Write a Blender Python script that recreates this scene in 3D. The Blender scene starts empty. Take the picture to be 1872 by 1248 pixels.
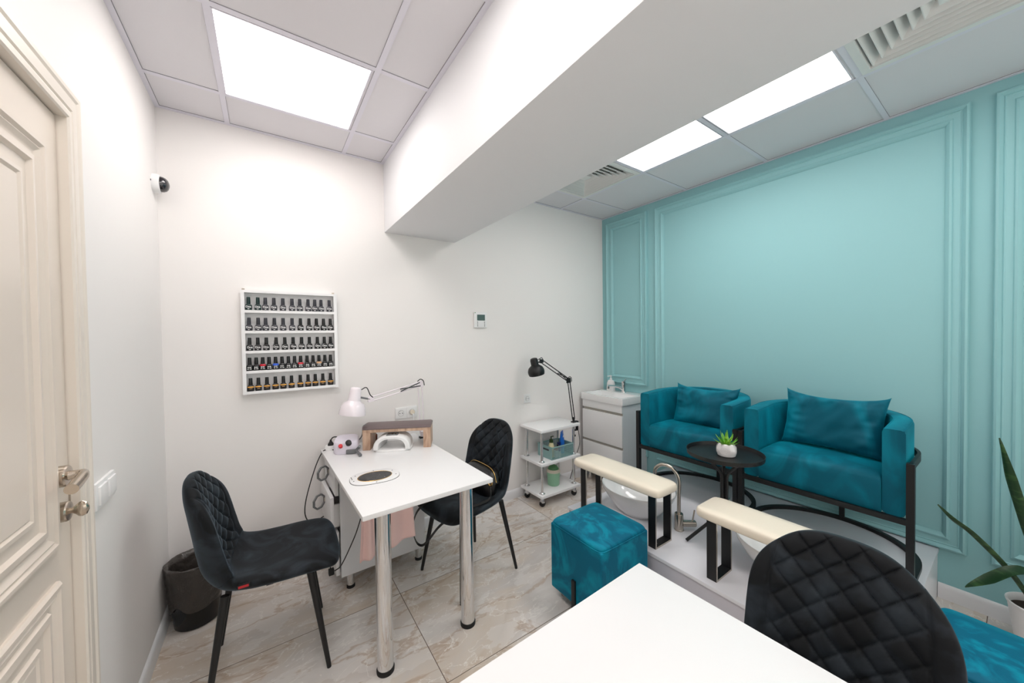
import bpy, bmesh, math, random
from mathutils import Vector, Matrix, noise
random.seed(7)
R = math.radians
SC = bpy.context.scene
COL = SC.collection

# ------------------------------------------------------------------ camera
def make_camera():
    yaw, pitch, roll, f = .6052825, -.0184074, -.0136716, 649.03     # f in pixels of a 1872 wide frame
    fw = Vector((math.sin(yaw)*math.cos(pitch), math.cos(yaw)*math.cos(pitch), math.sin(pitch)))
    r = Vector((math.cos(yaw), -math.sin(yaw), 0)); u = r.cross(fw)
    r2 = r*math.cos(roll)+u*math.sin(roll); u2 = -r*math.sin(roll)+u*math.cos(roll)
    cam = bpy.data.cameras.new('camera'); o = bpy.data.objects.new('camera', cam); COL.objects.link(o)
    m = Matrix((r2, u2, -fw)).transposed().to_4x4(); m.translation = (0, 0, 1.42)
    o.matrix_world = m
    cam.sensor_width = 36; cam.sensor_fit = 'HORIZONTAL'; cam.lens = 36*f/1872
    cam.clip_start = .02; cam.clip_end = 60
    SC.camera = o
make_camera()
# ------------------------------------------------------------------ light and exposure
w = bpy.data.worlds.new('world'); SC.world = w; w.use_nodes = True
w.node_tree.nodes['Background'].inputs[0].default_value = (.8, .85, .9, 1)
w.node_tree.nodes['Background'].inputs[1].default_value = .05
vs = SC.view_settings
vs.view_transform = 'Standard'; vs.look = 'None'; vs.gamma = 1; vs.exposure = 0.13; vs.use_curve_mapping = False
PANEL = 7.6            # strength of the ceiling light panels
WINDOW = 1.1           # strength of the glowing pane added behind the viewer as fill light

# ------------------------------------------------------------------ room numbers
D, L, W, C, F = 2.525, -.441, 2.913, 2.609, -1.55     # back, left, right, ceiling, front
BX0, BX1, BZ = .688, 1.218, 2.14                     # beam
PZ, PX, PY0, PY1 = .261, 1.65, .255, 1.74            # platform

# ------------------------------------------------------------------ materials
def lin(c):
    def f(v):
        v /= 255.
        return v/12.92 if v <= .04045 else ((v+.055)/1.055)**2.4
    return (f(c[0]), f(c[1]), f(c[2]), 1)
def mat(name, c, rough=.5, metal=0., spec=.5, sheen=0., sheen_tint=(255, 255, 255), coat=0., bump=None, vary=None, emit=0., trans=0., alpha=1., ior=None, sheen_rough=.35):
    m = bpy.data.materials.new(name); m.use_nodes = True
    nt = m.node_tree; p = nt.nodes['Principled BSDF']
    def s(k, v):
        if k in p.inputs: p.inputs[k].default_value = v
    s('Base Color', lin(c)); s('Roughness', rough); s('Metallic', metal); s('Specular IOR Level', spec)
    if sheen: s('Sheen Weight', sheen); s('Sheen Tint', lin(sheen_tint)); s('Sheen Roughness', sheen_rough)
    if coat: s('Coat Weight', coat); s('Coat Roughness', .05)
    if emit: s('Emission Color', lin(c)); s('Emission Strength', emit)
    if trans: s('Transmission Weight', trans)
    if ior: s('IOR', ior)
    if alpha < 1: s('Alpha', alpha)
    if bump or vary:
        tc = nt.nodes.new('ShaderNodeTexCoord')
    if bump:
        n = nt.nodes.new('ShaderNodeTexNoise'); n.inputs['Scale'].default_value = bump[0]; n.inputs['Detail'].default_value = 4
        b = nt.nodes.new('ShaderNodeBump'); b.inputs['Strength'].default_value = bump[1]; b.inputs['Distance'].default_value = bump[2] if len(bump) > 2 else .002
        nt.links.new(tc.outputs['Object'], n.inputs['Vector']); nt.links.new(n.outputs['Fac'], b.inputs['Height']); nt.links.new(b.outputs['Normal'], p.inputs['Normal'])
    if vary:      # (scale, other colour, distortion, lo, hi, stretch)
        n = nt.nodes.new('ShaderNodeTexNoise'); n.inputs['Scale'].default_value = vary[0]; n.inputs['Detail'].default_value = 5
        n.inputs['Distortion'].default_value = vary[2]
        mp = nt.nodes.new('ShaderNodeMapping'); mp.inputs['Scale'].default_value = vary[5] if len(vary) > 5 else (1, 1, 1)
        r = nt.nodes.new('ShaderNodeMapRange'); r.inputs['From Min'].default_value = vary[3]; r.inputs['From Max'].default_value = vary[4]
        mx = nt.nodes.new('ShaderNodeMix'); mx.data_type = 'RGBA'
        mx.inputs[6].default_value = lin(c); mx.inputs[7].default_value = lin(vary[1])
        nt.links.new(tc.outputs['Object'], mp.inputs['Vector']); nt.links.new(mp.outputs['Vector'], n.inputs['Vector'])
        nt.links.new(n.outputs['Fac'], r.inputs['Value']); nt.links.new(r.outputs['Result'], mx.inputs[0]); nt.links.new(mx.outputs[2], p.inputs['Base Color'])
    return m
M = dict(
    wall=mat('white_wall_paint', (242, 239, 237), .75, bump=(60, .05)),
    beam=mat('white_beam_paint', (236, 236, 238), .75),
    teal=mat('teal_wall_paint', (151, 202, 206), .6, bump=(50, .04)),
    tile=mat('ceiling_tile', (226, 224, 228), .9, bump=(400, .15, .001)),
    grid=mat('ceiling_grid', (228, 226, 236), .5),
    seam=mat('ceiling_seam', (120, 118, 124), .8),
    base=mat('white_skirting', (238, 238, 240), .35),
    cream=mat('cream_door_lacquer', (232, 220, 208), .35, coat=.2),
    jamb=mat('cream_architrave', (234, 225, 214), .4),
    lam=mat('white_laminate', (242, 242, 243), .22, bump=(900, .03, .0005)),
    lamgrey=mat('white_cabinet_board', (236, 237, 240), .25),
    step=mat('white_platform_laminate', (232, 232, 238), .3),
    stepside=mat('grey_platform_riser', (205, 203, 212), .4),
    chrome=mat('chrome', (225, 225, 226), .08, 1),
    steel=mat('brushed_steel', (190, 182, 172), .26, 1),
    handle=mat('satin_nickel', (196, 184, 170), .22, 1),
    black=mat('black_metal', (16, 16, 18), .45),
    blackgl=mat('black_gloss', (12, 12, 14), .2),
    rubber=mat('black_rubber', (14, 14, 15), .6),
    velvet=mat('teal_velvet', (0, 90, 110), .6, spec=.2, sheen=.65, sheen_tint=(20, 190, 210), vary=(3.2, (0, 128, 150), 1.2, .40, .66, (1, 1.4, .8)), bump=(120, .15, .001)),
    velvetp=mat('teal_velvet_pouf', (0, 96, 124), .6, spec=.2, sheen=.55, sheen_tint=(20, 185, 208), vary=(5, (0, 136, 162), 2.0, .45, .62, (1.3, 1, .8)), bump=(120, .15, .001)),
    bvelvet=mat('black_velvet', (19, 21, 24), .65, spec=.2, sheen=.55, sheen_tint=(125, 148, 165), vary=(6, (46, 53, 60), 1.8, .46, .70), bump=(150, .1, .001)),
    leather=mat('cream_leatherette', (240, 230, 212), .45, bump=(300, .1, .0006)),
    ceramic=mat('white_ceramic', (246, 246, 246), .1, coat=.5),
    plastic=mat('white_plastic', (240, 240, 240), .35),
    lilac=mat('pale_lilac_plastic', (226, 220, 232), .3),
    lampw=mat('white_lamp_enamel', (244, 236, 242), .25, coat=.3),
    oak=mat('oak_board', (212, 182, 158), .5, vary=(9, (168, 134, 112), .6, .35, .7, (1, 8, 1)), bump=(60, .1)),
    taupe=mat('taupe_leatherette', (112, 98, 98), .5, bump=(250, .15, .0008)),
    grey=mat('grey_plastic', (110, 112, 114), .45),
    pink=mat('pink_towel', (250, 216, 212), .95, sheen=.4, sheen_tint=(255, 225, 222), bump=(500, .6, .002)),
    mint=mat('mint_plastic', (150, 200, 166), .4),
    mintd=mat('green_plastic', (92, 150, 100), .4),
    creamp=mat('cream_plastic', (228, 218, 200), .4),
    sage=mat('sage_green_plastic', (140, 176, 174), .5),
    leaf=mat('succulent_leaf', (70, 150, 30), .4, vary=(30, (165, 215, 80), .5, .4, .65)),
    snake=mat('snake_plant_leaf', (30, 62, 30), .4, vary=(14, (62, 96, 52), .8, .5, .66, (1, 1, 3))),
    soil=mat('soil', (50, 38, 30), .95),
    bag=mat('black_bin_liner', (62, 57, 53), .3, spec=.6, bump=(22, 1., .016)),
    red=mat('red_button', (210, 20, 36), .3), redtag=mat('red_tag', (190, 40, 48), .6),
    blue=mat('blue_tube', (36, 120, 226), .35), navy=mat('navy_cap', (24, 30, 92), .4), purple=mat('purple_cap', (124, 50, 150), .4),
    orange=mat('orange_cap', (206, 78, 40), .4), sky=mat('clear_blue_gel', (90, 170, 220), .2), white=mat('white_print', (245, 245, 245), .6),
    lotion=mat('cream_lotion', (226, 214, 172), .35), olive=mat('dark_green_pump', (40, 62, 24), .4),
    gold=mat('gold_metal', (214, 178, 110), .25, 1), bleather=mat('black_bag_leather', (14, 14, 15), .35),
    screen=mat('grey_display', (84, 104, 100), .25), darkpr=mat('dark_print', (60, 64, 66), .6),
    dome=mat('smoked_dome', (26, 24, 32), .06, spec=.8, coat=.6),
    gloss=mat('grille_glass', (18, 18, 22), .12, vary=(40, (120, 122, 128), 3, .58, .75)),
    duct=mat('dark_duct', (10, 10, 11), .9),
    vent=mat('white_vent_metal', (232, 232, 230), .5),
    light=mat('light_panel_diffuser', (255, 250, 247), .5, emit=PANEL),
    daylight=mat('frosted_window_daylight', (255, 250, 244), .5, emit=WINDOW),
    gap=mat('grey_handle_strip', (172, 168, 160), .5),
    bcap=mat('black_polish_cap', (14, 14, 16), .35), bgrey=mat('charcoal_polish_glass', (50, 50, 58), .35), bgreen=mat('dark_green_polish_glass', (14, 44, 42), .35), bblk=mat('black_polish_glass', (16, 16, 19), .3),
    fire=mat('orange_gold_foil', (250, 184, 84), .35, .3), tan=mat('tan_polish', (205, 160, 120), .3), bluep=mat('blue_polish', (30, 90, 210), .3), redp=mat('red_polish', (196, 16, 44), .3),
    cord=mat('black_cord', (20, 20, 21), .5), bulb=mat('lamp_inside', (250, 246, 240), .6),
    potw=mat('white_pot', (236, 234, 234), .5), brownbottle=mat('amber_bottle', (110, 44, 22), .2),
    glass=mat('clear_knob', (235, 235, 235), .05, trans=.9),
    tealgap=mat('tube_label_white', (230, 232, 240), .5),
)
def marble():
    m = bpy.data.materials.new('polished_marble_tiles'); m.use_nodes = True
    nt = m.node_tree; N = nt.nodes.new; K = nt.links.new; p = nt.nodes['Principled BSDF']
    p.inputs['Roughness'].default_value = .07; p.inputs['Specular IOR Level'].default_value = .5
    tc = N('ShaderNodeTexCoord')
    mp = N('ShaderNodeMapping'); mp.inputs['Location'].default_value = (-.578+1.19*4, -1.955+.62*8, 0)
    K(tc.outputs['Object'], mp.inputs['Vector'])
    br = N('ShaderNodeTexBrick'); br.offset = 0; br.squash = 1
    for k, v in (('Scale', 1), ('Mortar Size', .0016), ('Mortar Smooth', 0), ('Bias', 0), ('Brick Width', 1.19), ('Row Height', .62)): br.inputs[k].default_value = v
    br.inputs['Color1'].default_value = (0, 0, 0, 1); br.inputs['Color2'].default_value = (1, 1, 1, 1); br.inputs['Mortar'].default_value = (.5, .5, .5, 1)
    K(mp.outputs['Vector'], br.inputs['Vector'])
    sep = N('ShaderNodeMath'); sep.operation = 'MULTIPLY'; sep.inputs[1].default_value = 17.0
    K(br.outputs['Color'], sep.inputs[0])
    rot = N('ShaderNodeMapping'); rot.inputs['Rotation'].default_value = (0, 0, R(-16)); rot.inputs['Scale'].default_value = (1.0, 2.3, 1)
    K(tc.outputs['Object'], rot.inputs['Vector'])
    def noise(scale, detail, dist, rough=.55):
        n = N('ShaderNodeTexNoise'); n.noise_dimensions = '4D'
        n.inputs['Scale'].default_value = scale; n.inputs['Detail'].default_value = detail; n.inputs['Distortion'].default_value = dist; n.inputs['Roughness'].default_value = rough
        K(rot.outputs['Vector'], n.inputs['Vector']); K(sep.outputs[0], n.inputs['W']); return n
    def ramp(src, pts):
        r = N('ShaderNodeValToRGB'); e = r.color_ramp.elements
        while len(e) < len(pts): e.new(.5)
        for i, (q, c) in enumerate(pts): e[i].position = q; e[i].color = c
        K(src, r.inputs[0]); return r
    def mix(fac, a, b):
        x = N('ShaderNodeMix'); x.data_type = 'RGBA'
        K(fac, x.inputs[0]); K(a, x.inputs[6])
        if isinstance(b, tuple): x.inputs[7].default_value = b
        else: K(b, x.inputs[7])
        return x.outputs[2]
    g = lambda v: (v, v, v, 1)
    basec = ramp(noise(1.3, 6, .8).outputs['Fac'], [(.28, lin((202, 184, 164))), (.42, lin((216, 205, 193))), (.55, lin((211, 205, 200))), (.72, lin((230, 226, 222)))])
    # white shards with crisp edges
    vo = N('ShaderNodeTexVoronoi'); vo.feature = 'F1'; vo.inputs['Scale'].default_value = 4.2
    ds = noise(3.0, 4, 0)
    av = N('ShaderNodeVectorMath'); av.operation = 'MULTIPLY_ADD'; av.inputs[1].default_value = (.9, .9, .9)
    K(ds.outputs['Color'], av.inputs[0]); K(rot.outputs['Vector'], av.inputs[2]); K(av.outputs[0], vo.inputs['Vector'])
    sh = ramp(vo.outputs['Color'], [(.0, g(0)), (.62, g(0)), (.66, g(.55)), (1, g(.35))])
    c = mix(sh.outputs[0], basec.outputs[0], lin((230, 226, 222)))
    # brown veins
    v = noise(1.1, 8, 1.6)
    vr = ramp(v.outputs['Fac'], [(.476, g(0)), (.497, g(.5)), (.503, g(.5)), (.516, g(0))])
    c = mix(vr.outputs[0], c, lin((176, 146, 118)))
    v2 = noise(2.4, 6, 2.4)
    vr2 = ramp(v2.outputs['Fac'], [(.486, g(0)), (.5, g(.9)), (.505, g(0))])
    c = mix(vr2.outputs[0], c, lin((240, 236, 230)))
    c = mix(br.outputs['Fac'], c, lin((112, 98, 88)))
    K(c, p.inputs['Base Color'])
    return m
M['marble'] = marble()

# ------------------------------------------------------------------ builders
def root_loc(o):
    v = Vector((0, 0, 0))
    while o is not None:
        v += Vector(o.location); o = o.parent
    return v
class MB:
    def __init__(s): s.v = []; s.f = []
    def add(s, vs, fs):
        n = len(s.v); s.v += [tuple(x) for x in vs]; s.f += [tuple(i+n for i in q) for q in fs]; return s
    def box(s, x0, x1, y0, y1, z0, z1):
        return s.add([(x0, y0, z0), (x1, y0, z0), (x1, y1, z0), (x0, y1, z0), (x0, y0, z1), (x1, y0, z1), (x1, y1, z1), (x0, y1, z1)],
                     [(3, 2, 1, 0), (4, 5, 6, 7), (0, 1, 5, 4), (1, 2, 6, 5), (2, 3, 7, 6), (3, 0, 4, 7)])
    def loops(s, ls, cap0=True, cap1=True, closed=True, ring=False):
        n = len(ls[0]); vs = [p for l in ls for p in l]; fs = []
        m = len(ls)
        for i in range(m if ring else m-1):
            for j in range(n if closed else n-1):
                a, b = i*n+j, i*n+(j+1) % n; i2 = (i+1) % m
                fs.append((a, b, i2*n+(j+1) % n, i2*n+j))
        if not ring:
            if cap0: fs.append(tuple(range(n-1, -1, -1)))
            if cap1: fs.append(tuple((m-1)*n+j for j in range(n)))
        return s.add(vs, fs)
    def tube(s, pts, r, n=12, ring=False, flat=None):
        pts = [Vector(p) for p in pts]; m = len(pts)
        rs = r if isinstance(r, (list, tuple)) else [r]*m
        ls = []; prev = None
        for i, p in enumerate(pts):
            if ring: t = pts[(i+1) % m]-pts[i-1]
            else: t = pts[min(i+1, m-1)]-pts[max(i-1, 0)]
            t.normalize()
            if prev is None:
                a = Vector((0, 0, 1)) if abs(t.z) < .9 else Vector((1, 0, 0))
                nrm = (a-t*a.dot(t)).normalized()
            else:
                nrm = prev-t*prev.dot(t)
                nrm.normalize()
            prev = nrm; b = t.cross(nrm)
            k = flat or 1
            ls.append([p+(nrm*math.cos(2*math.pi*j/n)+b*k*math.sin(2*math.pi*j/n))*rs[i] for j in range(n)])
        return s.loops(ls, ring=ring)
    def lathe(s, prof, c=(0, 0, 0), n=32, axis='z', cap0=True, cap1=True, sx=1, sy=1):
        ls = []
        for r, z in prof:
            l = []
            for j in range(n):
                a = 2*math.pi*j/n; u, v = r*math.cos(a)*sx, r*math.sin(a)*sy
                l.append({'z': (c[0]+u, c[1]+v, c[2]+z), 'x': (c[0]+z, c[1]+u, c[2]+v), 'y': (c[0]+v, c[1]+z, c[2]+u)}[axis])
            ls.append(l)
        return s.loops(ls, cap0, cap1)
    def cyl(s, c, r, h, n=24, axis='z', r2=None): return s.lathe([(r, 0), (r if r2 is None else r2, h)], c, n, axis)
    def prism(s, pts, a, b, fn):      # outline (u,v), extruded from a to b; fn(u,v,h) -> xyz
        return s.loops([[fn(u, v, a) for u, v in pts], [fn(u, v, b) for u, v in pts]])
    def bar(s, path, w, h, ring=False, up=(0, 0, 1)):   # flat bar of section w (sideways) x h (along up)
        up = Vector(up); pts = [Vector(p) for p in path]; m = len(pts); ls = []
        for i, p in enumerate(pts):
            if ring: t = pts[(i+1) % m]-pts[i-1]
            else: t = pts[min(i+1, m-1)]-pts[max(i-1, 0)]
            sd = t.cross(up).normalized()
            ls.append([p+sd*w/2+up*h/2, p-sd*w/2+up*h/2, p-sd*w/2-up*h/2, p+sd*w/2-up*h/2])
        return s.loops(ls, ring=ring)
    def mould(s, u0, u1, v0, v1, prof, fn):             # mitred rectangular frame from a profile (inset, height)
        ls = []
        for d, h in prof:
            ls.append([fn(u0+d, v0+d, h), fn(u1-d, v0+d, h), fn(u1-d, v1-d, h), fn(u0+d, v1-d, h)])
        return s.loops(ls, False, False)
    def grid(s, fn, nu, nv):
        vs = [fn(i/nu, j/nv) for i in range(nu+1) for j in range(nv+1)]
        fs = [(i*(nv+1)+j, (i+1)*(nv+1)+j, (i+1)*(nv+1)+j+1, i*(nv+1)+j+1) for i in range(nu) for j in range(nv)]
        return s.add(vs, fs)
    def build(s, name, m, parent=None, bevel=0, seg=2, ang=35, sub=0, local=False, solid=0):
        off = Vector((0, 0, 0)) if (parent is None or local) else root_loc(parent)
        me = bpy.data.meshes.new(name); me.from_pydata([tuple(Vector(v)-off) for v in s.v], [], s.f)
        bm = bmesh.new(); bm.from_mesh(me)
        bmesh.ops.remove_doubles(bm, verts=bm.verts, dist=1e-6)
        bmesh.ops.recalc_face_normals(bm, faces=bm.faces)
        if bevel:
            es = [e for e in bm.edges if len(e.link_faces) == 2 and e.calc_face_angle(0) > R(30)]
            bmesh.ops.bevel(bm, geom=es, offset=bevel, segments=seg, profile=.6, affect='EDGES', clamp_overlap=True)
        bm.to_mesh(me); bm.free()
        if ang:
            me.shade_smooth(); me.set_sharp_from_angle(angle=R(ang))
        o = bpy.data.objects.new(name, me); COL.objects.link(o)
        me.materials.append(M[m] if isinstance(m, str) else m)
        if parent is not None: o.parent = parent
        if solid:
            q = o.modifiers.new('thick', 'SOLIDIFY'); q.thickness = solid; q.offset = 0
        if sub:
            q = o.modifiers.new('smooth', 'SUBSURF'); q.levels = sub; q.render_levels = sub
        return o
def tag(o, label, cat, group=None):
    o['label'] = label; o['category'] = cat
    if group: o['group'] = group
    return o
def thing(name, label, cat, loc=(0, 0, 0), rz=0, group=None):
    o = bpy.data.objects.new(name, None); COL.objects.link(o); o.empty_display_size = .05
    o.location = loc; o.rotation_euler = (0, 0, rz)
    return tag(o, label, cat, group)
def struct(o): o['kind'] = 'structure'; return o
def dup(o, parent=None, loc=None, rz=None, label=None, skip=()):
    c = o.copy(); COL.objects.link(c)
    if parent is not None: c.parent = parent
    if loc is not None: c.location = loc
    if rz is not None: c.rotation_euler = (0, 0, rz)
    if label: c['label'] = label
    for ch in list(o.children):
        if ch.name.split('.')[0] in skip: continue
        dup(ch, c)
    return c
def spline(pts, n=8):
    P = [Vector(p) for p in pts]; P = [P[0]*2-P[1]]+P+[P[-1]*2-P[-2]]; out = []
    for i in range(1, len(P)-2):
        a, b, c, d = P[i-1:i+3]
        for k in range(n):
            t = k/n
            out.append(.5*((2*b)+(c-a)*t+(2*a-5*b+4*c-d)*t*t+(3*b-a-3*c+d)*t**3))
    out.append(P[-2]); return out
def text_mesh(s, size):
    cu = bpy.data.curves.new('lettering', 'FONT'); cu.body = s; cu.size = size; cu.align_x = 'CENTER'; cu.align_y = 'CENTER'; cu.extrude = .0004; cu.offset = size*.02
    o = bpy.data.objects.new('lettering', cu); COL.objects.link(o)
    me = bpy.data.meshes.new_from_object(o.evaluated_get(bpy.context.evaluated_depsgraph_get()))
    bpy.data.objects.remove(o); bpy.data.curves.remove(cu)
    return me
def sgn(v, e): return math.copysign(abs(v)**e, v)

# ================================================================== ROOM SHELL
struct(MB().box(L-.1, W+.1, F-.1, D+.1, -.06, 0).build('floor', 'marble'))
wl = MB()
wl.box(L-.12, L, 1.49, D+.1, 0, C+.1).box(L-.12, L, F, .60, 0, C+.1).box(L-.12, L, .60, 1.49, 2.05, C+.1)
struct(wl.build('wall_left', 'wall'))
struct(MB().box(L-.12, W+.12, D, D+.12, 0, C+.1).build('wall_back', 'wall'))
struct(MB().box(W, W+.12, F-.1, D, 0, C+.1).build('wall_right', 'teal'))
WX0, WX1, WZ0, WZ1 = .15, 2.65, .75, 2.35
struct(MB().box(L-.12, WX0, F-.12, F, 0, C+.1).box(WX1, W, F-.12, F, 0, C+.1).box(WX0, WX1, F-.12, F, 0, WZ0).box(WX0, WX1, F-.12, F, WZ1, C+.1).build('wall_front', 'wall'))
win = struct(MB().mould(WX0, WX1, WZ0, WZ1, [(0, -.07), (0, -.02), (.05, -.02), (.05, -.07), (0, -.07)], lambda u, v, h: (u, F+h, v)).build('window_1', 'base', ang=0))  # unseen opening with a glowing pane, added to soften the contrast
MB().box(WX0+.04, WX1-.04, F-.075, F-.055, WZ0+.04, WZ1-.04).build('pane', 'daylight', win, ang=0)
MB().box((WX0+WX1)/2-.03, (WX0+WX1)/2+.03, F-.055, F-.02, WZ0+.05, WZ1-.05).build('mullion', 'base', win)
# ceiling: cells of tiles, holes where vents and lights sit
LIGHTS = [(-.140, 1.665, .556, .555), (-.140, .525, .556, .555), (-.140, -.62, .556, .555),
          (1.755, 1.052, .553, .555), (1.755, .470, .553, .552), (1.755, -.70, .553, .552)]
VENTS = [(1.755, 1.632, .553, .568), (1.755, -.118, .553, .556)]
xsl = [L, -.151, .436, BX0]; ysl = [F, -.055-.585, -.055, .51, 1.09, 1.650, 2.222, D]
xsr = [BX1, 1.743, 2.322, W]; ysr = [F, -.71, -.125, .4505, 1.0375, 1.616, 2.212, D]
holes = LIGHTS+VENTS
ce = MB()
def cells(xs, ys):
    xs = sorted(set(xs+[h[0] for h in holes if xs[0] < h[0] < xs[-1]]+[h[0]+h[2] for h in holes if xs[0] < h[0] < xs[-1]]))
    ys = sorted(set(ys+[h[1] for h in holes]+[h[1]+h[3] for h in holes]))
    for i in range(len(xs)-1):
        for j in range(len(ys)-1):
            mx, my = (xs[i]+xs[i+1])/2, (ys[j]+ys[j+1])/2
            if any(h[0] < mx < h[0]+h[2] and h[1] < my < h[1]+h[3] for h in holes): continue
            ce.box(xs[i], xs[i+1], ys[j], ys[j+1], C, C+.05)
cells(xsl, ysl); cells(xsr, ysr)
ceil = struct(ce.build('ceiling', 'tile', ang=0))
for o in (ceil,): o.data.materials[0] = M['tile']
roof = struct(MB().box(L-.12, W+.12, F-.12, D+.12, C+.1, C+.16).build('roof_slab', 'wall'))
gr = MB(); sm = MB()
T, S = .0115, .0016
def gridbars(xs, ys):
    for k, x in enumerate(xs[1:-1]):
        gr.box(x-T, x+T, ys[0], ys[-1], C-.004, C)
        for sgn_ in (-1, 1): sm.box(x+sgn_*T-S/2, x+sgn_*T+S/2, ys[0], ys[-1], C-.0015, C)
    for y in ys[1:-1]:
        for i in range(len(xs)-1):
            gr.box(xs[i]+T, xs[i+1]-T, y-T, y+T, C-.0035, C)
            for sgn_ in (-1, 1): sm.box(xs[i]+T, xs[i+1]-T, y+sgn_*T-S/2, y+sgn_*T+S/2, C-.0015, C)
    gr.box(xs[0], xs[0]+.02, ys[0], ys[-1], C-.005, C).box(xs[-1]-.02, xs[-1], ys[0], ys[-1], C-.005, C).box(xs[0]+.02, xs[-1]-.02, ys[-1]-.02, ys[-1], C-.005, C)
    sm.box(xs[0]+.02, xs[0]+.02+S, ys[0], ys[-1]-.02, C-.0015, C).box(xs[-1]-.02-S, xs[-1]-.02, ys[0], ys[-1]-.02, C-.0015, C).box(xs[0]+.02, xs[-1]-.02, ys[-1]-.02-S, ys[-1]-.02, C-.0015, C)
gridbars(xsl, ysl); gridbars(xsr, ysr)
gr.build('grid', 'grid', ceil, ang=0); sm.build('seam', 'seam', ceil, ang=0)
struct(MB().box(BX0, BX1, F, D, BZ, C+.1).build('ceiling_beam', 'beam', bevel=.003))

def ceiling_light(x, y, a, b, label):
    t = thing('ceiling_light', label, 'ceiling light', (x+a/2, y+b/2, C), group='square ceiling light panels')
    MB().mould(x, x+a, y, y+b, [(0, .0), (0, -.003), (.006, -.003), (.006, .02)], lambda u, v, h: (u, v, C+h)).build('frame', 'grid', t, ang=0)
    MB().box(x+.004, x+a-.004, y+.004, y+b-.004, C+.002, C+.02).build('diffuser', 'light', t, ang=0)
LL = ['square lit ceiling panel left of the beam, near the camera wall', None]
names = ['square white lit ceiling panel left of the beam, above the desk', 'square lit ceiling panel left of the beam, nearer the viewer',
         'square lit ceiling panel left of the beam, behind the viewer', 'lit ceiling panel beside the dark slotted vent, far end of the right bay',
         'lit ceiling panel right of the beam, nearer the large vent', 'lit ceiling panel right of the beam, behind the viewer']
for h, n in zip(LIGHTS, names): ceiling_light(*h, n)

def ceiling_vent(x, y, a, b, label):
    t = thing('ceiling_vent', label, 'vent', (x+a/2, y+b/2, C), group='square slatted ceiling vents')
    fn = lambda u, v, h: (u, v, C+h)
    MB().mould(x, x+a, y, y+b, [(0, .0), (0, -.006), (.03, -.008), (.036, .012), (.036, .045)], fn).build('frame', 'vent', t, ang=0)
    for k in range(6):
        d = .040+k*.034
        MB().mould(x+d, x+a-d, y+d, y+b-d, [(.0, .002), (.0, -.006), (.003, -.006), (.029, .030), (.027, .032), (.0, .002)], fn).build('slat', 'vent', t, ang=0)
    MB().box(x+.25, x+a-.25, y+.25, y+b-.25, C-.002, C+.03).build('centre_plate', 'vent', t)
    MB().box(x+.002, x+a-.002, y+.002, y+b-.002, C+.046, C+.09).build('duct_back', 'duct', t, ang=0)
ceiling_vent(*VENTS[0], 'smaller looking slatted vent with dark slots beyond the right ceiling lights')
ceiling_vent(*VENTS[1], 'large slatted vent in the ceiling at the upper right corner')

# baseboards
def skirting(name, pts):      # profile swept along the wall, pts = ((x,y),(x,y)), normal to the room side n
    (x0, y0), (x1, y1), n = pts
    prof = [(0, 0), (.013, 0), (.013, .055), (.010, .066), (.006, .074), (0, .078)]
    ls = [[(p[0]+n[0]*d, p[1]+n[1]*d, z) for d, z in prof] for p in ((x0, y0), (x1, y1))]
    return struct(MB().loops(ls).build(name, 'base'))
skirting('baseboard_left', ((L, 1.545), (L, D), (1, 0)))
skirting('baseboard_back', ((L+.0132, D), (W, D), (0, -1)))
skirting('baseboard_right', ((W, F), (W, PY0-.001), (-1, 0)))
# teal wall panel mouldings
PROF = [(a, b*1.4) for a, b in [(0, 0), (0, .010), (.004, .017), (.012, .019), (.020, .013), (.024, .009), (.028, .011), (.032, .009), (.054, .008), (.058, .013), (.066, .015), (.074, .010), (.080, .004), (.082, 0)]]
tf = lambda u, v, h: (W-h, u, v)
for i, (y0, y1, z0, z1) in enumerate([(1.99, 2.465, .925, 2.545), (.160, 1.908, .266, 2.545), (-1.45, .088, .266, 2.545), (1.99, 2.465, .266, .84)]):
    struct(MB().mould(y0, y1, z0, z1, PROF, tf).build('trim_%d' % (i+1), 'teal', ang=25))

# door on the left wall
XD = L-.002
dr = MB().box(L-.042, XD, .652, 1.452, .006, 2.010)
df = lambda u, v, h: (XD+h, u, v)
DP = [(0, 0), (0, .006), (.006, .012), (.014, .012), (.020, .005), (.026, .009), (.034, .003), (.040, 0), (.048, -.0005), (.052, .008), (.066, .010), (.072, .001), (.098, .000), (.102, .007), (.112, .008), (.118, .003), (.122, .006)]
for z0, z1 in ((.905, 1.905), (.10, .822)):
    dr.mould(.735, 1.368, z0, z1, DP, df)
    dr.box(XD, XD+.006, .735+.122, 1.368-.122, z0+.122, z1-.122)
door = struct(dr.build('door_1', 'cream', ang=25))
AP = [(0, 0), (0, .014), (.010, .020), (.020, .020), (.026, .016), (.040, .020), (.062, .020), (.066, .016), (.078, .022), (.090, .022), (.094, .018), (.094, 0)]
am = MB(); fnA = lambda u, v, h: (L+h, u, v)
rows = []
for d, h in AP:
    rows.append([(L+h, 1.547-d, 0), (L+h, 1.547-d, 2.108-d), (L+h, .557+d, 2.108-d), (L+h, .557+d, 0)])
vs_ = [p for r_ in rows for p in r_]; fs_ = []
for i in range(len(rows)-1):
    for j in range(3): fs_.append((i*4+j, i*4+j+1, (i+1)*4+j+1, (i+1)*4+j))
am.add(vs_, fs_)
struct(am.build('trim_5', 'jamb', ang=25))
jm = MB()
jm.box(L-.06, L+.001, 1.4535, 1.49, 0, 2.0145).box(L-.06, L+.001, .60, .6505, 0, 2.0145).box(L-.06, L+.001, .60, 1.49, 2.0145, 2.05)
struct(jm.build('trim_6', 'jamb'))
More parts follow.
